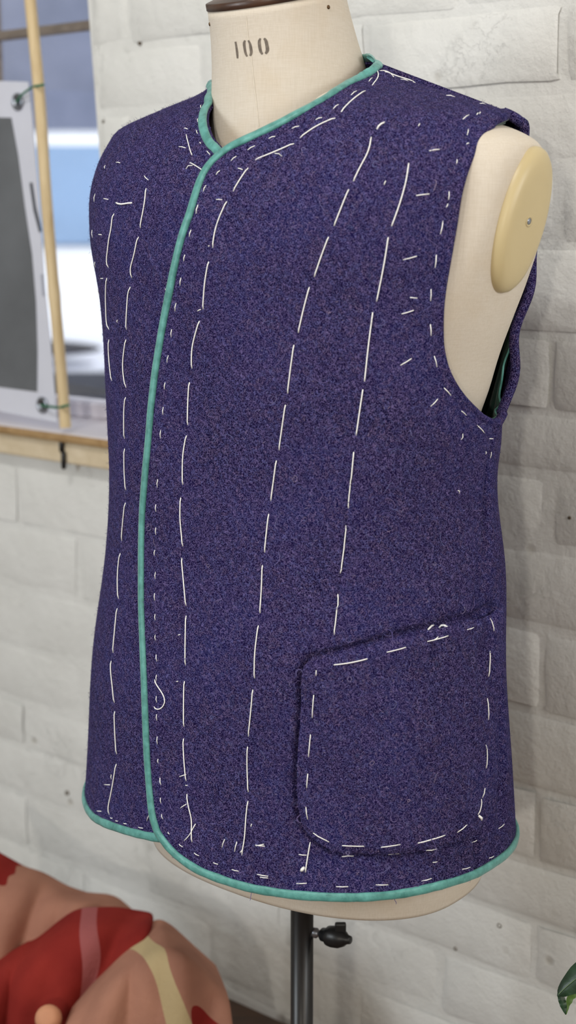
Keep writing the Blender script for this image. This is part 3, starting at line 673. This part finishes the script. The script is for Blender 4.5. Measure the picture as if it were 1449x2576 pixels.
# pole, collar, clamp knob, base
V, Fc = lathe([(.0103, .06), (.0103, HC-.549)], 28, None, (AX[0], AX[1], 0)); pole = mesh_ob('pole', V, Fc, M_BLACK); keep(pole, form)
kp = at_depth(790, 2346, AX[1]-.002); kax = (at_depth(895, 2368, AX[1]-.03)-kp); kax /= np.linalg.norm(kax); pxm = 1/FPX*1.385
def kn(prof): return lathe([(r*pxm, h*pxm) for r, h in prof], 20, kax, kp)
V, Fc = kn([(11, -14), (11, -6), (13, -2), (13, 8), (9, 12), (9, 16)]); s = mesh_ob('clamp_nut', V, Fc, M_STEEL); keep(s, form)
V, Fc = kn([(4, 14), (4, 26)]); s = mesh_ob('clamp_bolt', V, Fc, M_STEEL); keep(s, form)
V, Fc = kn([(14, 24), (17, 27), (18, 40), (25, 46), (27, 60), (26, 76), (20, 92), (12, 102), (10, 112), (4, 114)]); knob = mesh_ob('clamp_knob', V, Fc, M_KNOB); keep(knob, form)
wing = np.array(kp)+kax*82*pxm
V, Fc = box(tuple(wing+np.array([0, 0, 24*pxm])), (28*pxm, 16*pxm, 34*pxm)); w_ = bevel(mesh_ob('knob_wing', V, Fc, M_KNOB, None, False), .0015); w_.parent = knob
V, Fc = lathe([(.014, .05), (.022, .06), (.022, .12), (.012, .13)], 24, None, (AX[0], AX[1], 0)); s = mesh_ob('stand_hub', V, Fc, M_BLACK); keep(s, form)
for i in range(4):
    a = i*math.pi/2+.5; d = np.array([math.cos(a), math.sin(a), 0])
    pts = [np.array([AX[0], AX[1], .085])+d*.015, np.array([AX[0], AX[1], .075])+d*.10, np.array([AX[0], AX[1], .035])+d*.18, np.array([AX[0], AX[1], .012])+d*.23]
    V, Fc = sweep(smooth_poly(pts, .02), [[0, 0, 1]]*len(smooth_poly(pts, .02)), circ(.011, 10)); s = mesh_ob('leg', V, Fc, M_BLACK); keep(s, form)

# ------------------------------------------------------------------ the wall of painted bricks
ANG = math.radians(49); WD = np.array([-math.sin(ANG), math.cos(ANG), 0]); WN = np.array([-math.cos(ANG), -math.sin(ANG), 0]); W0 = np.array([.25, 1.43, HC])
def wp(t, out, z): return W0+WD*t+WN*out+np.array([0, 0, z])
def wbox(t0, t1, o0, o1, z0, z1):
    V = [tuple(wp(t, o, z)) for t in (t0, t1) for o in (o0, o1) for z in (z0, z1)]
    return V, [(0, 1, 3, 2), (4, 6, 7, 5), (0, 4, 5, 1), (2, 3, 7, 6), (0, 2, 6, 4), (1, 5, 7, 3)]
def wprism(a0, a1, b0, b1, o0, o1, z0, z1):          # t from a0 to a1 at the foot, b0 to b1 at the top
    V = [tuple(wp(t, o, z)) for lo, hi in ((a0, b0), (a1, b1)) for o in (o0, o1) for t, z in ((lo, z0), (hi, z1))]
    return V, [(0, 1, 3, 2), (4, 6, 7, 5), (0, 4, 5, 1), (2, 3, 7, 6), (0, 2, 6, 4), (1, 5, 7, 3)]
def on_wall(x, y, out=0.0):
    r = ray(x, y); o = W0-np.array([0, 0, HC])+WN*out
    s = (o@WN)/(r@WN); return r*s+np.array([0, 0, HC])
def wt(p): q = np.asarray(p)-W0; return q@WD, q[2]
T_J = .655; JA, JB = wt(on_wall(226, 0)), wt(on_wall(252, 340)); TJ = lambda z: JA[0]+(JB[0]-JA[0])*(z-JA[1])/(JB[1]-JA[1])
print('jamb', JA, JB); Z_S = -.257; MORT = -.0020
wall = struct(mesh_ob('wall_back', *join([wbox(-2.4, 2.6, -.22, MORT, -HC, Z_S-.03), wprism(-2.4, TJ(Z_S-.03), -2.4, TJ(.62), -.22, MORT, Z_S-.03, .62), wbox(-2.4, 2.6, -.22, MORT, .62, 1.28), wbox(1.75, 2.6, -.22, MORT, Z_S-.03, .62)]), M_PAINT, None, False))
JZ = [.409, .3365, .264, .1915, .119, .048, -.024, -.107, -.178, -.239, -.309, -.388, -.472, -.553, -.628, -.690, -.758, -.832, -.905, -.978, -1.05]
def brick(t0, t1, z0, z1, seed):
    r = random.Random(seed); nt, nz_ = 7, 3; V = []; Fc = []
    rel = .40 if (t0 > .2 and z1 < Z_S) else 1.0; pr = r.uniform(-.0012, .0022)*rel-.0012*(1-rel); tl = r.uniform(-.002, .002); tz = r.uniform(-.0015, .0015)
    T = [t0+(t1-t0)*f for f in (0, .03, .25, .5, .75, .97, 1)]; Zs = [z0, z0+.006, (z0+z1)/2, z1-.006, z1]; 
    for i, t in enumerate(T):
        for j, z in enumerate(Zs):
            e = (i in (0, 6))+(j in (0, 4)); o = pr+tl*(i/6-.5)+tz*(j/4-.5)+r.uniform(-.0008, .0008)
            if e == 1: o -= (.0018+r.uniform(0, .0009))*rel
            if e == 2: o -= .0032*rel
            jt = r.uniform(-.0018, .0018) if e else 0; jz = r.uniform(-.0016, .0016)
            V.append(tuple(wp(t+jt, o, z+jz)))
    for i in range(6):
        for j in range(4): a = i*5+j; Fc.append((a, a+5, a+6, a+1))
    return V, Fc
bi = 0
for row in range(len(JZ)-1):
    z1, z0 = JZ[row]-.004, JZ[row+1]+.004
    off = (.118, .005)[row % 2]
    for c in range(-4, 9):
        t0, t1 = off+c*.225+.004, off+(c+1)*.225-.004
        ext = 1.45 if z1 < Z_S-.03 else TJ((z0+z1)/2)-.001
        t1 = min(t1, ext)
        if t1-t0 < .03: continue
        zt = z1
        if t1 > .56 and z1 > Z_S-.034 and z0 < Z_S-.034: zt = Z_S-.03
        bi += 1; V, Fc = brick(t0, t1, z0, zt, bi); b = mesh_ob('brick', V, Fc, M_PAINT, wall)
        bm = bmesh.new(); bm.from_mesh(b.data); bmesh.ops.recalc_face_normals(bm, faces=bm.faces)
        if sum((f.normal.dot(Vector(WN)) for f in bm.faces)) < 0: bmesh.ops.reverse_faces(bm, faces=bm.faces)
        bm.to_mesh(b.data); bm.free()
M_PLASTER = plain('white_plaster', (222, 220, 214), .8, 0, .03, 4)
floor = struct(mesh_ob('floor', *wbox(-2.4, 2.6, -.22, 3.6, -HC-.05, -HC), M_FLOOR, None, False))
struct(mesh_ob('ceiling', *wbox(-2.4, 2.6, -.22, 3.6, 1.28, 1.33), M_PLASTER, None, False))
struct(mesh_ob('wall_front', *wbox(-2.4, 2.6, 3.5, 3.6, -HC, 1.28), M_PLASTER, None, False))
struct(mesh_ob('wall_left', *wbox(2.5, 2.6, MORT, 3.5, -HC, 1.28), M_PLASTER, None, False))
struct(mesh_ob('wall_right', *wbox(-2.4, -2.3, MORT, 3.5, -HC, 1.28), M_PLASTER, None, False))

M_HOLE = plain('old_nail_hole', (96, 84, 70), .9, 0, .2, 200)
for x, y, r in ((1257, 2328, .0030), (1146, 2386, .0024), (350, 109, .0020), (1432, 1303, .0016), (260, 306, .0020), (168, 1995, .003)):
    V, Fc = lathe([(r, -.004), (r, .0004), (r*.75, .0012), (r*.45, .0002), (r*.2, -.0015)], 14, WN, tuple(on_wall(x, y, .0004))); mesh_ob('nail_hole', V, Fc, M_HOLE, wall)
# window: board, rail, glazing bars, glass
win = struct(thing('window_1', 'window with grey timber glazing bars and a pine board', 'window', tuple(wp(1.2, -.1, Z_S)))); del win['label']; del win['category']
def wpart(name, t0, t1, o0, o1, z0, z1, mat, bv=.003):
    o = mesh_ob(name, *wbox(t0, t1, o0, o1, z0, z1), mat, None, False); keep(o, win)
    if bv: bevel(o, bv)
    return o
M_GLOSSW = plain('white_gloss', (222, 216, 220), .4, 0, .03, 8)
wpart('window_board', TJ(Z_S)-.03, 1.75, -.14, .016, Z_S-.010, Z_S, M_GLOSSW)
wpart('nosing', TJ(Z_S)-.03, 1.75, .0161, .024, Z_S-.011, Z_S-.001, M_EDGE)
wpart('board_fascia', TJ(Z_S)-.03, 1.75, -.02, .016, Z_S-.038, Z_S-.0115, M_PINE)
rv = struct(mesh_ob('reveal', *wprism(TJ(Z_S)-.001, TJ(Z_S)+.008, TJ(.62)-.001, TJ(.62)+.008, -.2, -.004, Z_S, .62), M_PAINT, None, False)); keep(rv, win)
gp = wt(on_wall(110, 78, -.12)); gz = gp[1]
wpart('glazing_bar', TJ(Z_S)+.004, 1.75, -.128, -.113, gz-.006, gz+.006, M_FRAME)
wpart('glazing_bar', TJ(Z_S)+.004, 1.75, -.128, -.113, gz+.42, gz+.435, M_FRAME)
for x in (-6,):
    t_ = wt(on_wall(x, 160, -.12))[0]; wpart('glazing_bar', t_-.002, t_+.006, -.128, -.113, Z_S, .62, M_FRAME)
t2 = wt(on_wall(-6, 160, -.12))[0]+.34; wpart('glazing_bar', t2-.006, t2+.006, -.128, -.113, Z_S, .62, M_FRAME)
wpart('bottom_rail', TJ(Z_S)+.004, 1.75, -.14, -.10, Z_S, Z_S+.02, M_GLOSSW)
gt = NT('window_glass'); tr = gt.n('ShaderNodeBsdfTransparent'); gl = gt.n('ShaderNodeBsdfGlossy'); gl.inputs['Roughness'].default_value = .02; fr = gt.n('ShaderNodeFresnel'); fr.inputs[0].default_value = 1.25
mx = gt.n('ShaderNodeMixShader'); gt.l(fr.outputs[0], mx.inputs[0]); gt.l(tr.outputs[0], mx.inputs[1]); gt.l(gl.outputs[0], mx.inputs[2]); gt.l(mx.outputs[0], gt.out.inputs[0])
wpart('pane', TJ(Z_S)+.004, 1.75, -.122, -.119, Z_S+.02, .62, gt.m, 0)
# hooks under the board
for x, y, h in ((155, 1122, .016), (160, 1158, .022)):
    c = on_wall(x, y, .019); V, Fc = lathe([(.002, -h/2), (.0032, -h/2+.002), (.0032, h/2-.002), (.002, h/2)], 10, None, tuple(c)); hk = mesh_ob('hook', V, Fc, M_BLACK); keep(hk, win)

# printed sheet and cane leaning in the window
OUT = .004
cane_pts = [on_wall(165, 1076, .012)+np.array([0, 0, .0]), on_wall(151, 900, .012), on_wall(133, 700, .012), on_wall(115, 480, .012), on_wall(99, 240, .012), on_wall(76, 0, .012), on_wall(76, 0, .012)+(on_wall(76, 0, .012)-on_wall(99, 240, .012))*1.6]
cp_ = smooth_poly(cane_pts, .02); nodes_ = 1+.10*(np.abs(((np.arange(len(cp_))*.02+.03) % .19)-.095) > .085)
cane = mesh_ob('bamboo_cane', *sweep(cp_, np.tile(WN, (len(cp_), 1)), circ(.0071, 12), taper=nodes_), M_BAMBOO); tag(cane, 'thin pale bamboo cane leaning upright in the window beside a printed sheet', 'cane')
sheet = thing('printed_sheet', 'white vinyl sheet with a dark grey print, tied to a cane in the window', 'sheet', tuple(on_wall(70, 600, OUT)))
def spatch(name, pxs, out, mat, thick=.0012):
    P = [on_wall(x, y, out) for x, y in pxs]; Q = [p-WN*thick for p in P]; m = len(P)
    o = mesh_ob(name, P+Q, [tuple(range(m)), tuple(range(2*m-1, m-1, -1))]+[(i, i+m, (i+1) % m+m, (i+1) % m) for i in range(m)], mat, None, False); keep(o, sheet); return o
spatch('sheet', [(-260, 196), (70, 206), (80, 290), (97, 500), (112, 720), (128, 880), (143, 1062), (60, 1046), (-240, 990)], OUT, M_SHEET)
spatch('print_panel', [(-230, 290), (28, 296), (45, 390), (62, 520), (80, 640), (90, 760), (94, 880), (93, 986), (0, 974), (-220, 930)], OUT+.0006, M_PRINT, .0005)
spatch('print_line', [(74, 460), (81, 459), (90, 520), (105, 582), (98, 585), (84, 530)], OUT+.0006, plain('dark_print', (70, 74, 82), .5), .0005)
spatch('print_line', [(102, 690), (108, 690), (112, 745), (106, 745)], OUT+.0006, plain('faint_print', (168, 172, 186), .5), .0005)
for x, y, kx, ky in ((45, 256, 96, 216), (107, 1019, 160, 1022)):
    c = on_wall(x, y, OUT+.001); V, Fc = lathe([(.0105, 0), (.0105, .0014), (.0085, .0026), (.0060, .0014), (.0055, .0)], 20, WN, tuple(c)); e = mesh_ob('eyelet', V, Fc, M_STEEL); keep(e, sheet)
    k2 = on_wall(kx, ky, .022); k3 = on_wall(kx+14, ky-3, .014); k0 = on_wall(kx-14, ky+3, .016)
    pts = smooth_poly([c+WN*.002, (c+k0)/2+WN*.004, k0, k2, k3], .006); V, Fc = sweep(pts, np.tile(WN, (len(pts), 1)), circ(.0016, 6)); s = mesh_ob('string_tie', V, Fc, M_STRING); keep(s, sheet); s['label'] = 'green string tie'

# ------------------------------------------------------------------ outside: street, parked car, building
GZ = HC-.97
M_STREET = plain('pale_paving', (176, 178, 200), .85, 0, .12, 3)
street = struct(mesh_ob('ground', *wbox(-14, 18, -22, -.23, GZ-HC-.1, GZ-HC), M_STREET, None, False))
t = NT('grey_render'); c = t.coord(); f = t.noise(c, .9, 5, .6); M_REND = t.set(t.ramp(f, [(.3, lin(100, 108, 128)), (.7, lin(140, 146, 168))]), .9)
bld = struct(mesh_ob('wall_exterior', *box((-4, 17, GZ+3.5), (26, .4, 7)), M_REND, None, False))
carM = plain('white_car_paint', (232, 234, 240), .25, 0, .02, 2); glassM = plain('car_window_tint', (120, 150, 186), .08, 0, .1, 1.5); darkM = plain('black_trim', (38, 34, 34), .5)
CXc = -1.36; CY0 = 7.2
car = thing('car', 'white parked car facing the window from the street outside', 'car', (CXc, CY0+1.9, GZ))
prof = [(0.02, .30, .80), (0.0, .52, .84), (.06, .66, .86), (.35, .80, .86), (1.05, .93, .84), (1.15, .96, .80)]
def loft(sections, mat, name, close=True):
    V = []; Fc = []
    m = len(sections[0])
    for s in sections: V += s
    for i in range(len(sections)-1):
        for j in range(m-1 if not close else m): Fc.append((i*m+j, i*m+(j+1) % m, (i+1)*m+(j+1) % m, (i+1)*m+j))
    Fc += [tuple(range(m-1, -1, -1)), tuple((len(sections)-1)*m+j for j in range(m))]
    o = mesh_ob(name, V, Fc, mat); keep(o, car); return o
def sec(y, zlo, zhi, hw, rx=.12):
    return [(CXc-hw, CY0+y, GZ+zlo), (CXc-hw, CY0+y, GZ+zhi-rx), (CXc-hw+rx, CY0+y, GZ+zhi-.02), (CXc-hw*.4, CY0+y, GZ+zhi), (CXc+hw*.4, CY0+y, GZ+zhi), (CXc+hw-rx, CY0+y, GZ+zhi-.02), (CXc+hw, CY0+y, GZ+zhi-rx), (CXc+hw, CY0+y, GZ+zlo)]
loft([sec(0, .20, .40, .74), sec(.03, .16, .47, .82), sec(.25, .15, .57, .87), sec(.7, .16, .72, .88), sec(1.02, .16, .83, .88), sec(2.2, .18, .92, .88), sec(3.9, .24, .92, .86), sec(4.1, .3, .7, .8)], carM, 'body')
loft([sec(1.02, .78, .83, .80, .02), sec(1.70, .80, 1.40, .68, .08), sec(1.95, .86, 1.47, .66, .08), sec(3.2, .86, 1.46, .66, .08), sec(3.8, .86, .92, .74, .02)], carM, 'cabin')
def quad(name, pts, mat): o = mesh_ob(name, pts, [(0, 1, 2, 3)], mat, None, False); m = o.modifiers.new('s', 'SOLIDIFY'); m.thickness = .015; keep(o, car); return o
quad('windscreen', [(CXc-.74, CY0+1.00, GZ+.845), (CXc+.74, CY0+1.00, GZ+.845), (CXc+.60, CY0+1.60, GZ+1.37), (CXc-.60, CY0+1.60, GZ+1.37)], glassM)
def ellip(name, cx_, y, z, rx, rz, mat, d=.05):
    V, Fc = lathe([(1, -d), (1, 0), (.8, .02), (.1, .03)], 28, (0, -1, 0)); V = [(cx_+v[0]*rx, y+v[1], z+v[2]*rz) for v in V]; o = mesh_ob(name, V, Fc, mat); keep(o, car); return o
ellip('grille', CXc, CY0-.002, GZ+.375, .49, .044, darkM); ellip('grille', CXc, CY0-.002, GZ+.305, .46, .016, plain('grey_slot', (92, 98, 110), .5))
quad('lower_bumper', [(CXc-.76, CY0-.01, GZ+.15), (CXc+.76, CY0-.01, GZ+.15), (CXc+.78, CY0-.01, GZ+.265), (CXc-.78, CY0-.01, GZ+.265)], plain('grey_bumper', (52, 54, 60), .6))
for sx in (-1, 1):
    ellip('headlight', CXc+sx*.66, CY0+.10, GZ+.47, .13, .05, plain('lamp_glass', (200, 206, 214), .1))
    for wy in (.75, 3.3):
        V, Fc = lathe([(.20, -.1), (.30, -.1), (.31, -.06), (.31, .06), (.30, .1), (.20, .1)], 28, (1, 0, 0), (CXc+sx*.78, CY0+wy, GZ+.31)); o = mesh_ob('wheel', V, Fc, darkM); keep(o, car)
quad('number_plate_holder', [(CXc-.26, CY0-.028, GZ+.16), (CXc+.26, CY0-.028, GZ+.16), (CXc+.26, CY0-.028, GZ+.21), (CXc-.26, CY0-.028, GZ+.21)], darkM)

# ------------------------------------------------------------------ blanket heaped on a bench below the window
BY = 1.50
def blanket_mat():
    t = NT('red_tan_wool_check'); c = t.coord('UV'); sep = t.n('ShaderNodeSeparateXYZ'); t.l(c, sep.inputs[0])
    u, v = sep.outputs[0], sep.outputs[1]
    f = t.noise(t.coord(), 160, 4, .7); g = t.noise(t.coord(), 14, 3)
    tan_ = t.ramp(g, [(.3, lin(150, 106, 90)), (.7, lin(172, 124, 104))]); red = t.ramp(g, [(.3, lin(116, 34, 32)), (.7, lin(142, 48, 42))])
    red_m = t.math('GREATER_THAN', u, .5)
    col = t.mix(red_m, tan_, red)
    st = t.math('LESS_THAN', t.math('ABSOLUTE', t.math('SUBTRACT', v, .5)), .06)
    stc = t.mix(red_m, lin(186, 168, 128), lin(158, 92, 92))
    col = t.mix(t.math('MULTIPLY', st, .9), col, stc)
    return t.set(col, .95, 0, t.bump(f, .5, .002), .05)
M_BLK = blanket_mat()
bench = thing('bench', 'low dark wooden bench under the check blanket by the wall', 'bench', (-.28, 1.62, 0))
for c_, d_, nm in (((-.28, 1.60, .40), (.66, .36, .03), 'seat'), ((-.57, 1.45, .193), (.05, .05, .385), 'leg'), ((.01, 1.45, .193), (.05, .05, .385), 'leg'), ((-.57, 1.75, .193), (.05, .05, .385), 'leg'), ((.01, 1.75, .193), (.05, .05, .385), 'leg')):
    Rm = Matrix.Identity(3)
    V, Fc = box((0, 0, 0), d_, None); Rz = Matrix.Rotation(math.atan2(WD[1], WD[0]), 3, 'Z')
    cc = np.array([W0[0], W0[1], 0])+WD*.52+WN*.20
    lx, ly = c_[0]+.28, c_[1]-1.60
    V = [tuple((Rz @ Vector(v)) + Vector(cc) + Vector(WD*(-lx)) + Vector(WN*(-ly)) + Vector((0, 0, c_[2]))) for v in V]
    o = bevel(mesh_ob(nm, V, Fc, M_BENCH, None, False), .004); keep(o, bench)
blk = thing('blanket', 'folded red and tan check wool blanket heaped on the bench below the window', 'blanket', tuple(at_depth(250, 2500, 1.55)))
def fold(rows, ys, ufun, vfun, seed):
    """rows: pixel polylines from crest to front edge, ys: distance of every row"""
    R = [smooth_poly(r, 1e9) if False else np.array([np.array(r)[0]*0+np.array([np.interp(s, np.linspace(0, 1, len(r)), np.array(r)[:, k]) for k in (0, 1)]) for s in np.linspace(0, 1, 25)]) for r in rows]
    n0 = len(rows); Z = np.linspace(0, 1, 22); V = []; U = []
    for i, a in enumerate(Z):
        for j in range(25):
            x = hermite(np.linspace(0, 1, n0), [R[q][j][0] for q in range(n0)], a); y = hermite(np.linspace(0, 1, n0), [R[q][j][1] for q in range(n0)], a)
            Y = hermite(np.linspace(0, 1, n0), ys, a) + .006*math.sin(j*.55+seed+a*3)+.004*math.sin(j*1.1+a*7+seed)
            V.append(at_depth(float(x), float(y), float(Y))); U.append((ufun(a, j/24), vfun(a, j/24)))
    Fc = [(i*25+j, i*25+j+1, (i+1)*25+j+1, (i+1)*25+j) for i in range(21) for j in range(24)]
    o = mesh_ob('fold', V, Fc, M_BLK, None, True, U); m = o.modifiers.new('cloth', 'SOLIDIFY'); m.thickness = .012; m.offset = 0
    m2 = o.modifiers.new('sub', 'SUBSURF'); m2.levels = 1; m2.render_levels = 1; keep(o, blk)
# upper fold: tan with a red corner at the left
fold([[(-70, 2110), (0, 2152), (58, 2188), (105, 2202), (160, 2236), (215, 2256), (285, 2261), (330, 2300)], [(-70, 2180), (0, 2222), (62, 2232), (110, 2240), (165, 2262), (215, 2272), (280, 2278), (325, 2312)], [(-70, 2290), (0, 2310), (60, 2310), (115, 2300), (165, 2290), (215, 2292), (270, 2300), (320, 2330)], [(-70, 2480), (0, 2470), (50, 2440), (110, 2400), (160, 2370), (215, 2350), (270, 2350), (320, 2360)]], [1.66, 1.615, 1.585, 1.575], lambda a, s: .9 if (s < .27-.25*a and a < .42) else .1, lambda a, s: 0.0 if not (abs(s-.74) < .03 and a < .2) else .5, 1.0)
# middle fold: red with a pale pink stripe
fold([[(-60, 2452), (0, 2420), (90, 2368), (200, 2291), (300, 2288), (388, 2307)], [(-60, 2500), (-10, 2470), (70, 2420), (185, 2350), (290, 2350), (380, 2345)], [(-60, 2580), (0, 2540), (60, 2500), (175, 2440), (290, 2430), (355, 2400)], [(-60, 2760), (0, 2740), (60, 2690), (150, 2620), (240, 2560), (310, 2490)]], [1.58, 1.525, 1.50, 1.49], lambda a, s: .9, lambda a, s: .5+(s-(.655+.05*a))*1.6, 2.2)
# near fold: tan with a cream stripe, red at the far corner
fold([[(205, 2520), (255, 2455), (300, 2400), (350, 2345), (400, 2318), (430, 2340), (485, 2392), (540, 2440)], [(180, 2560), (240, 2500), (300, 2450), (360, 2400), (410, 2375), (450, 2395), (510, 2445), (560, 2490)], [(150, 2640), (230, 2580), (300, 2520), (360, 2470), (415, 2440), (470, 2450), (530, 2500), (578, 2550)], [(110, 2800), (215, 2760), (300, 2720), (370, 2690), (440, 2680), (500, 2680), (560, 2690), (612, 2720)]], [1.56, 1.47, 1.43, 1.42], lambda a, s: .9 if (a > .77 and s > .69) else .1, lambda a, s: .5+(s-(.37+.30*a))*1.0, .4)
V, Fc = lathe([(.006, -.012), (.012, -.010), (.014, 0), (.012, .010), (.006, .012)], 20, (0, -.8, .6), tuple(at_depth(122, 2562, 1.45))); tg = mesh_ob('toggle', V, Fc, plain('tan_leather', (196, 138, 104), .7)); keep(tg, blk); tg['label'] = 'tan leather toggle'

# ------------------------------------------------------------------ potted plant at the right, one leaf reaching into view
plant = thing('potted_plant', 'glossy dark green leaf of a potted plant at the lower right edge', 'plant', (.42, .95, 0))
t = NT('glossy_leaf'); c = t.coord(); f = t.noise(c, 60, 4, .6); g = t.n('ShaderNodeNewGeometry')
top_c = t.ramp(f, [(.3, lin(13, 36, 20)), (.7, lin(36, 70, 42))]); und = lin(98, 138, 62)
M_LEAF = t.set(t.mix(g.outputs['Backfacing'], top_c, und), .42, 0, t.bump(f, .4, .002), .6)
M_STEM = plain('green_stem', (70, 104, 50), .6)
def leaf(P0, P1, P2, width, nrm, tip=.25, roll=.3):
    """bezier midrib P0-P1-P2"""
    n = 16; V = []; m = 7
    P0, P1, P2 = (np.asarray(p, float) for p in (P0, P1, P2))
    for i in range(n+1):
        s = i/n; c0 = (1-s)**2*P0+2*s*(1-s)*P1+s*s*P2; d = 2*(1-s)*(P1-P0)+2*s*(P2-P1); d /= np.linalg.norm(d)
        sd = np.cross(d, nrm); sd /= np.linalg.norm(sd); nn = np.cross(sd, d)
        w = width*(math.sin(math.pi*min(1, s*.92+.03))**.8)*(1 if s < .8 else 1-((s-.8)/.2)*(1-tip))
        if i == n: w = .0004
        for q in range(m):
            e = (q/(m-1)-.5)*2; V.append(c0+sd*w*e-nn*(abs(e)**1.6)*w*roll+nn*.0006*math.sin(s*30)*abs(e))
    Fc = [(i*m+q, i*m+q+1, (i+1)*m+q+1, (i+1)*m+q) for i in range(n) for q in range(m-1)]
    return V, Fc
V, Fc = lathe([(.07, 0), (.085, .01), (.11, .17), (.115, .18), (.115, .20), (.10, .20), (.095, .17)], 32, None, (.42, .95, 0)); o = mesh_ob('pot', V, Fc, plain('terracotta', (168, 96, 66), .8)); keep(o, plant)
V, Fc = lathe([(.097, .17), (.05, .175), (.01, .178)], 24, None, (.42, .95, 0)); o = mesh_ob('soil', V, Fc, plain('soil', (48, 36, 28), .95, 0, .4, 90)); keep(o, plant)
LY = 1.155
pts = smooth_poly([(.42, .95, .17), (.42, .96, .40), (.40, 1.0, .62), (.37, 1.05, .74)], .03); o = mesh_ob('stem', *sweep(pts, [[0, -1, 0]]*len(pts), circ(.006, 8)), M_STEM); keep(o, plant)
A0, A1, A2 = at_depth(1585, 2392, LY), at_depth(1480, 2424, LY-.012), at_depth(1401, 2506, LY-.005)
o = mesh_ob('leaf', *leaf(A0, A1, A2, .0120, np.array([-.35, -.75, .55]), .9, .35), M_LEAF); keep(o, plant)
mr = [(1-q)**2*A0+2*q*(1-q)*A1+q*q*A2+np.array([-.35, -.75, .55])*.0006 for q in np.linspace(0, .97, 14)]
m_ = mesh_ob('midrib', *sweep(mr, [[-.35, -.75, .55]]*len(mr), circ(.0003, 6)), plain("pale_midrib", (96, 122, 84), .5)); m_.parent = o; m_.matrix_parent_inverse = Matrix.Identity(4)
B0, B1, B2 = at_depth(1490, 2478, LY+.002), at_depth(1418, 2490, LY), at_depth(1425, 2552, LY-.004)
pts = smooth_poly([(.37, 1.05, .74), tuple((np.array((.37, 1.05, .74))+A0)/2+np.array([0, 0, .01])), tuple(A0)], .02); o = mesh_ob('leaf_stalk', *sweep(pts, [[0, -1, 0]]*len(pts), circ(.0025, 6)), M_STEM); keep(o, plant)
o = mesh_ob('leaf_curl', *leaf(B0, B1, B2, .0036, np.array([.3, -.9, -.1]), .5, -.4), plain('leaf_underside', (84, 118, 50), .45, 0, .2, 60)); keep(o, plant)
o = mesh_ob('leaf_curl', *leaf(at_depth(1404, 2488, LY), at_depth(1414, 2516, LY-.004), at_depth(1423, 2553, LY-.006), .0030, np.array([-.2, -.95, .1]), .5, .3), M_LEAF); keep(o, plant)
for i in range(6):
    a = i*1.05+.3; b0 = np.array([.41, .97, .44+.035*i]); d = np.array([math.cos(a)*.5+.6, math.sin(a)*.8, .3]); d /= np.linalg.norm(d)
    o = mesh_ob('leaf', *leaf(b0, b0+d*.07+np.array([0, 0, .03]), b0+d*.14-np.array([0, 0, .01]), .022, np.array([0, 0, 1.])), M_LEAF); keep(o, plant)
print('stitches', n_st, 'bricks', bi)
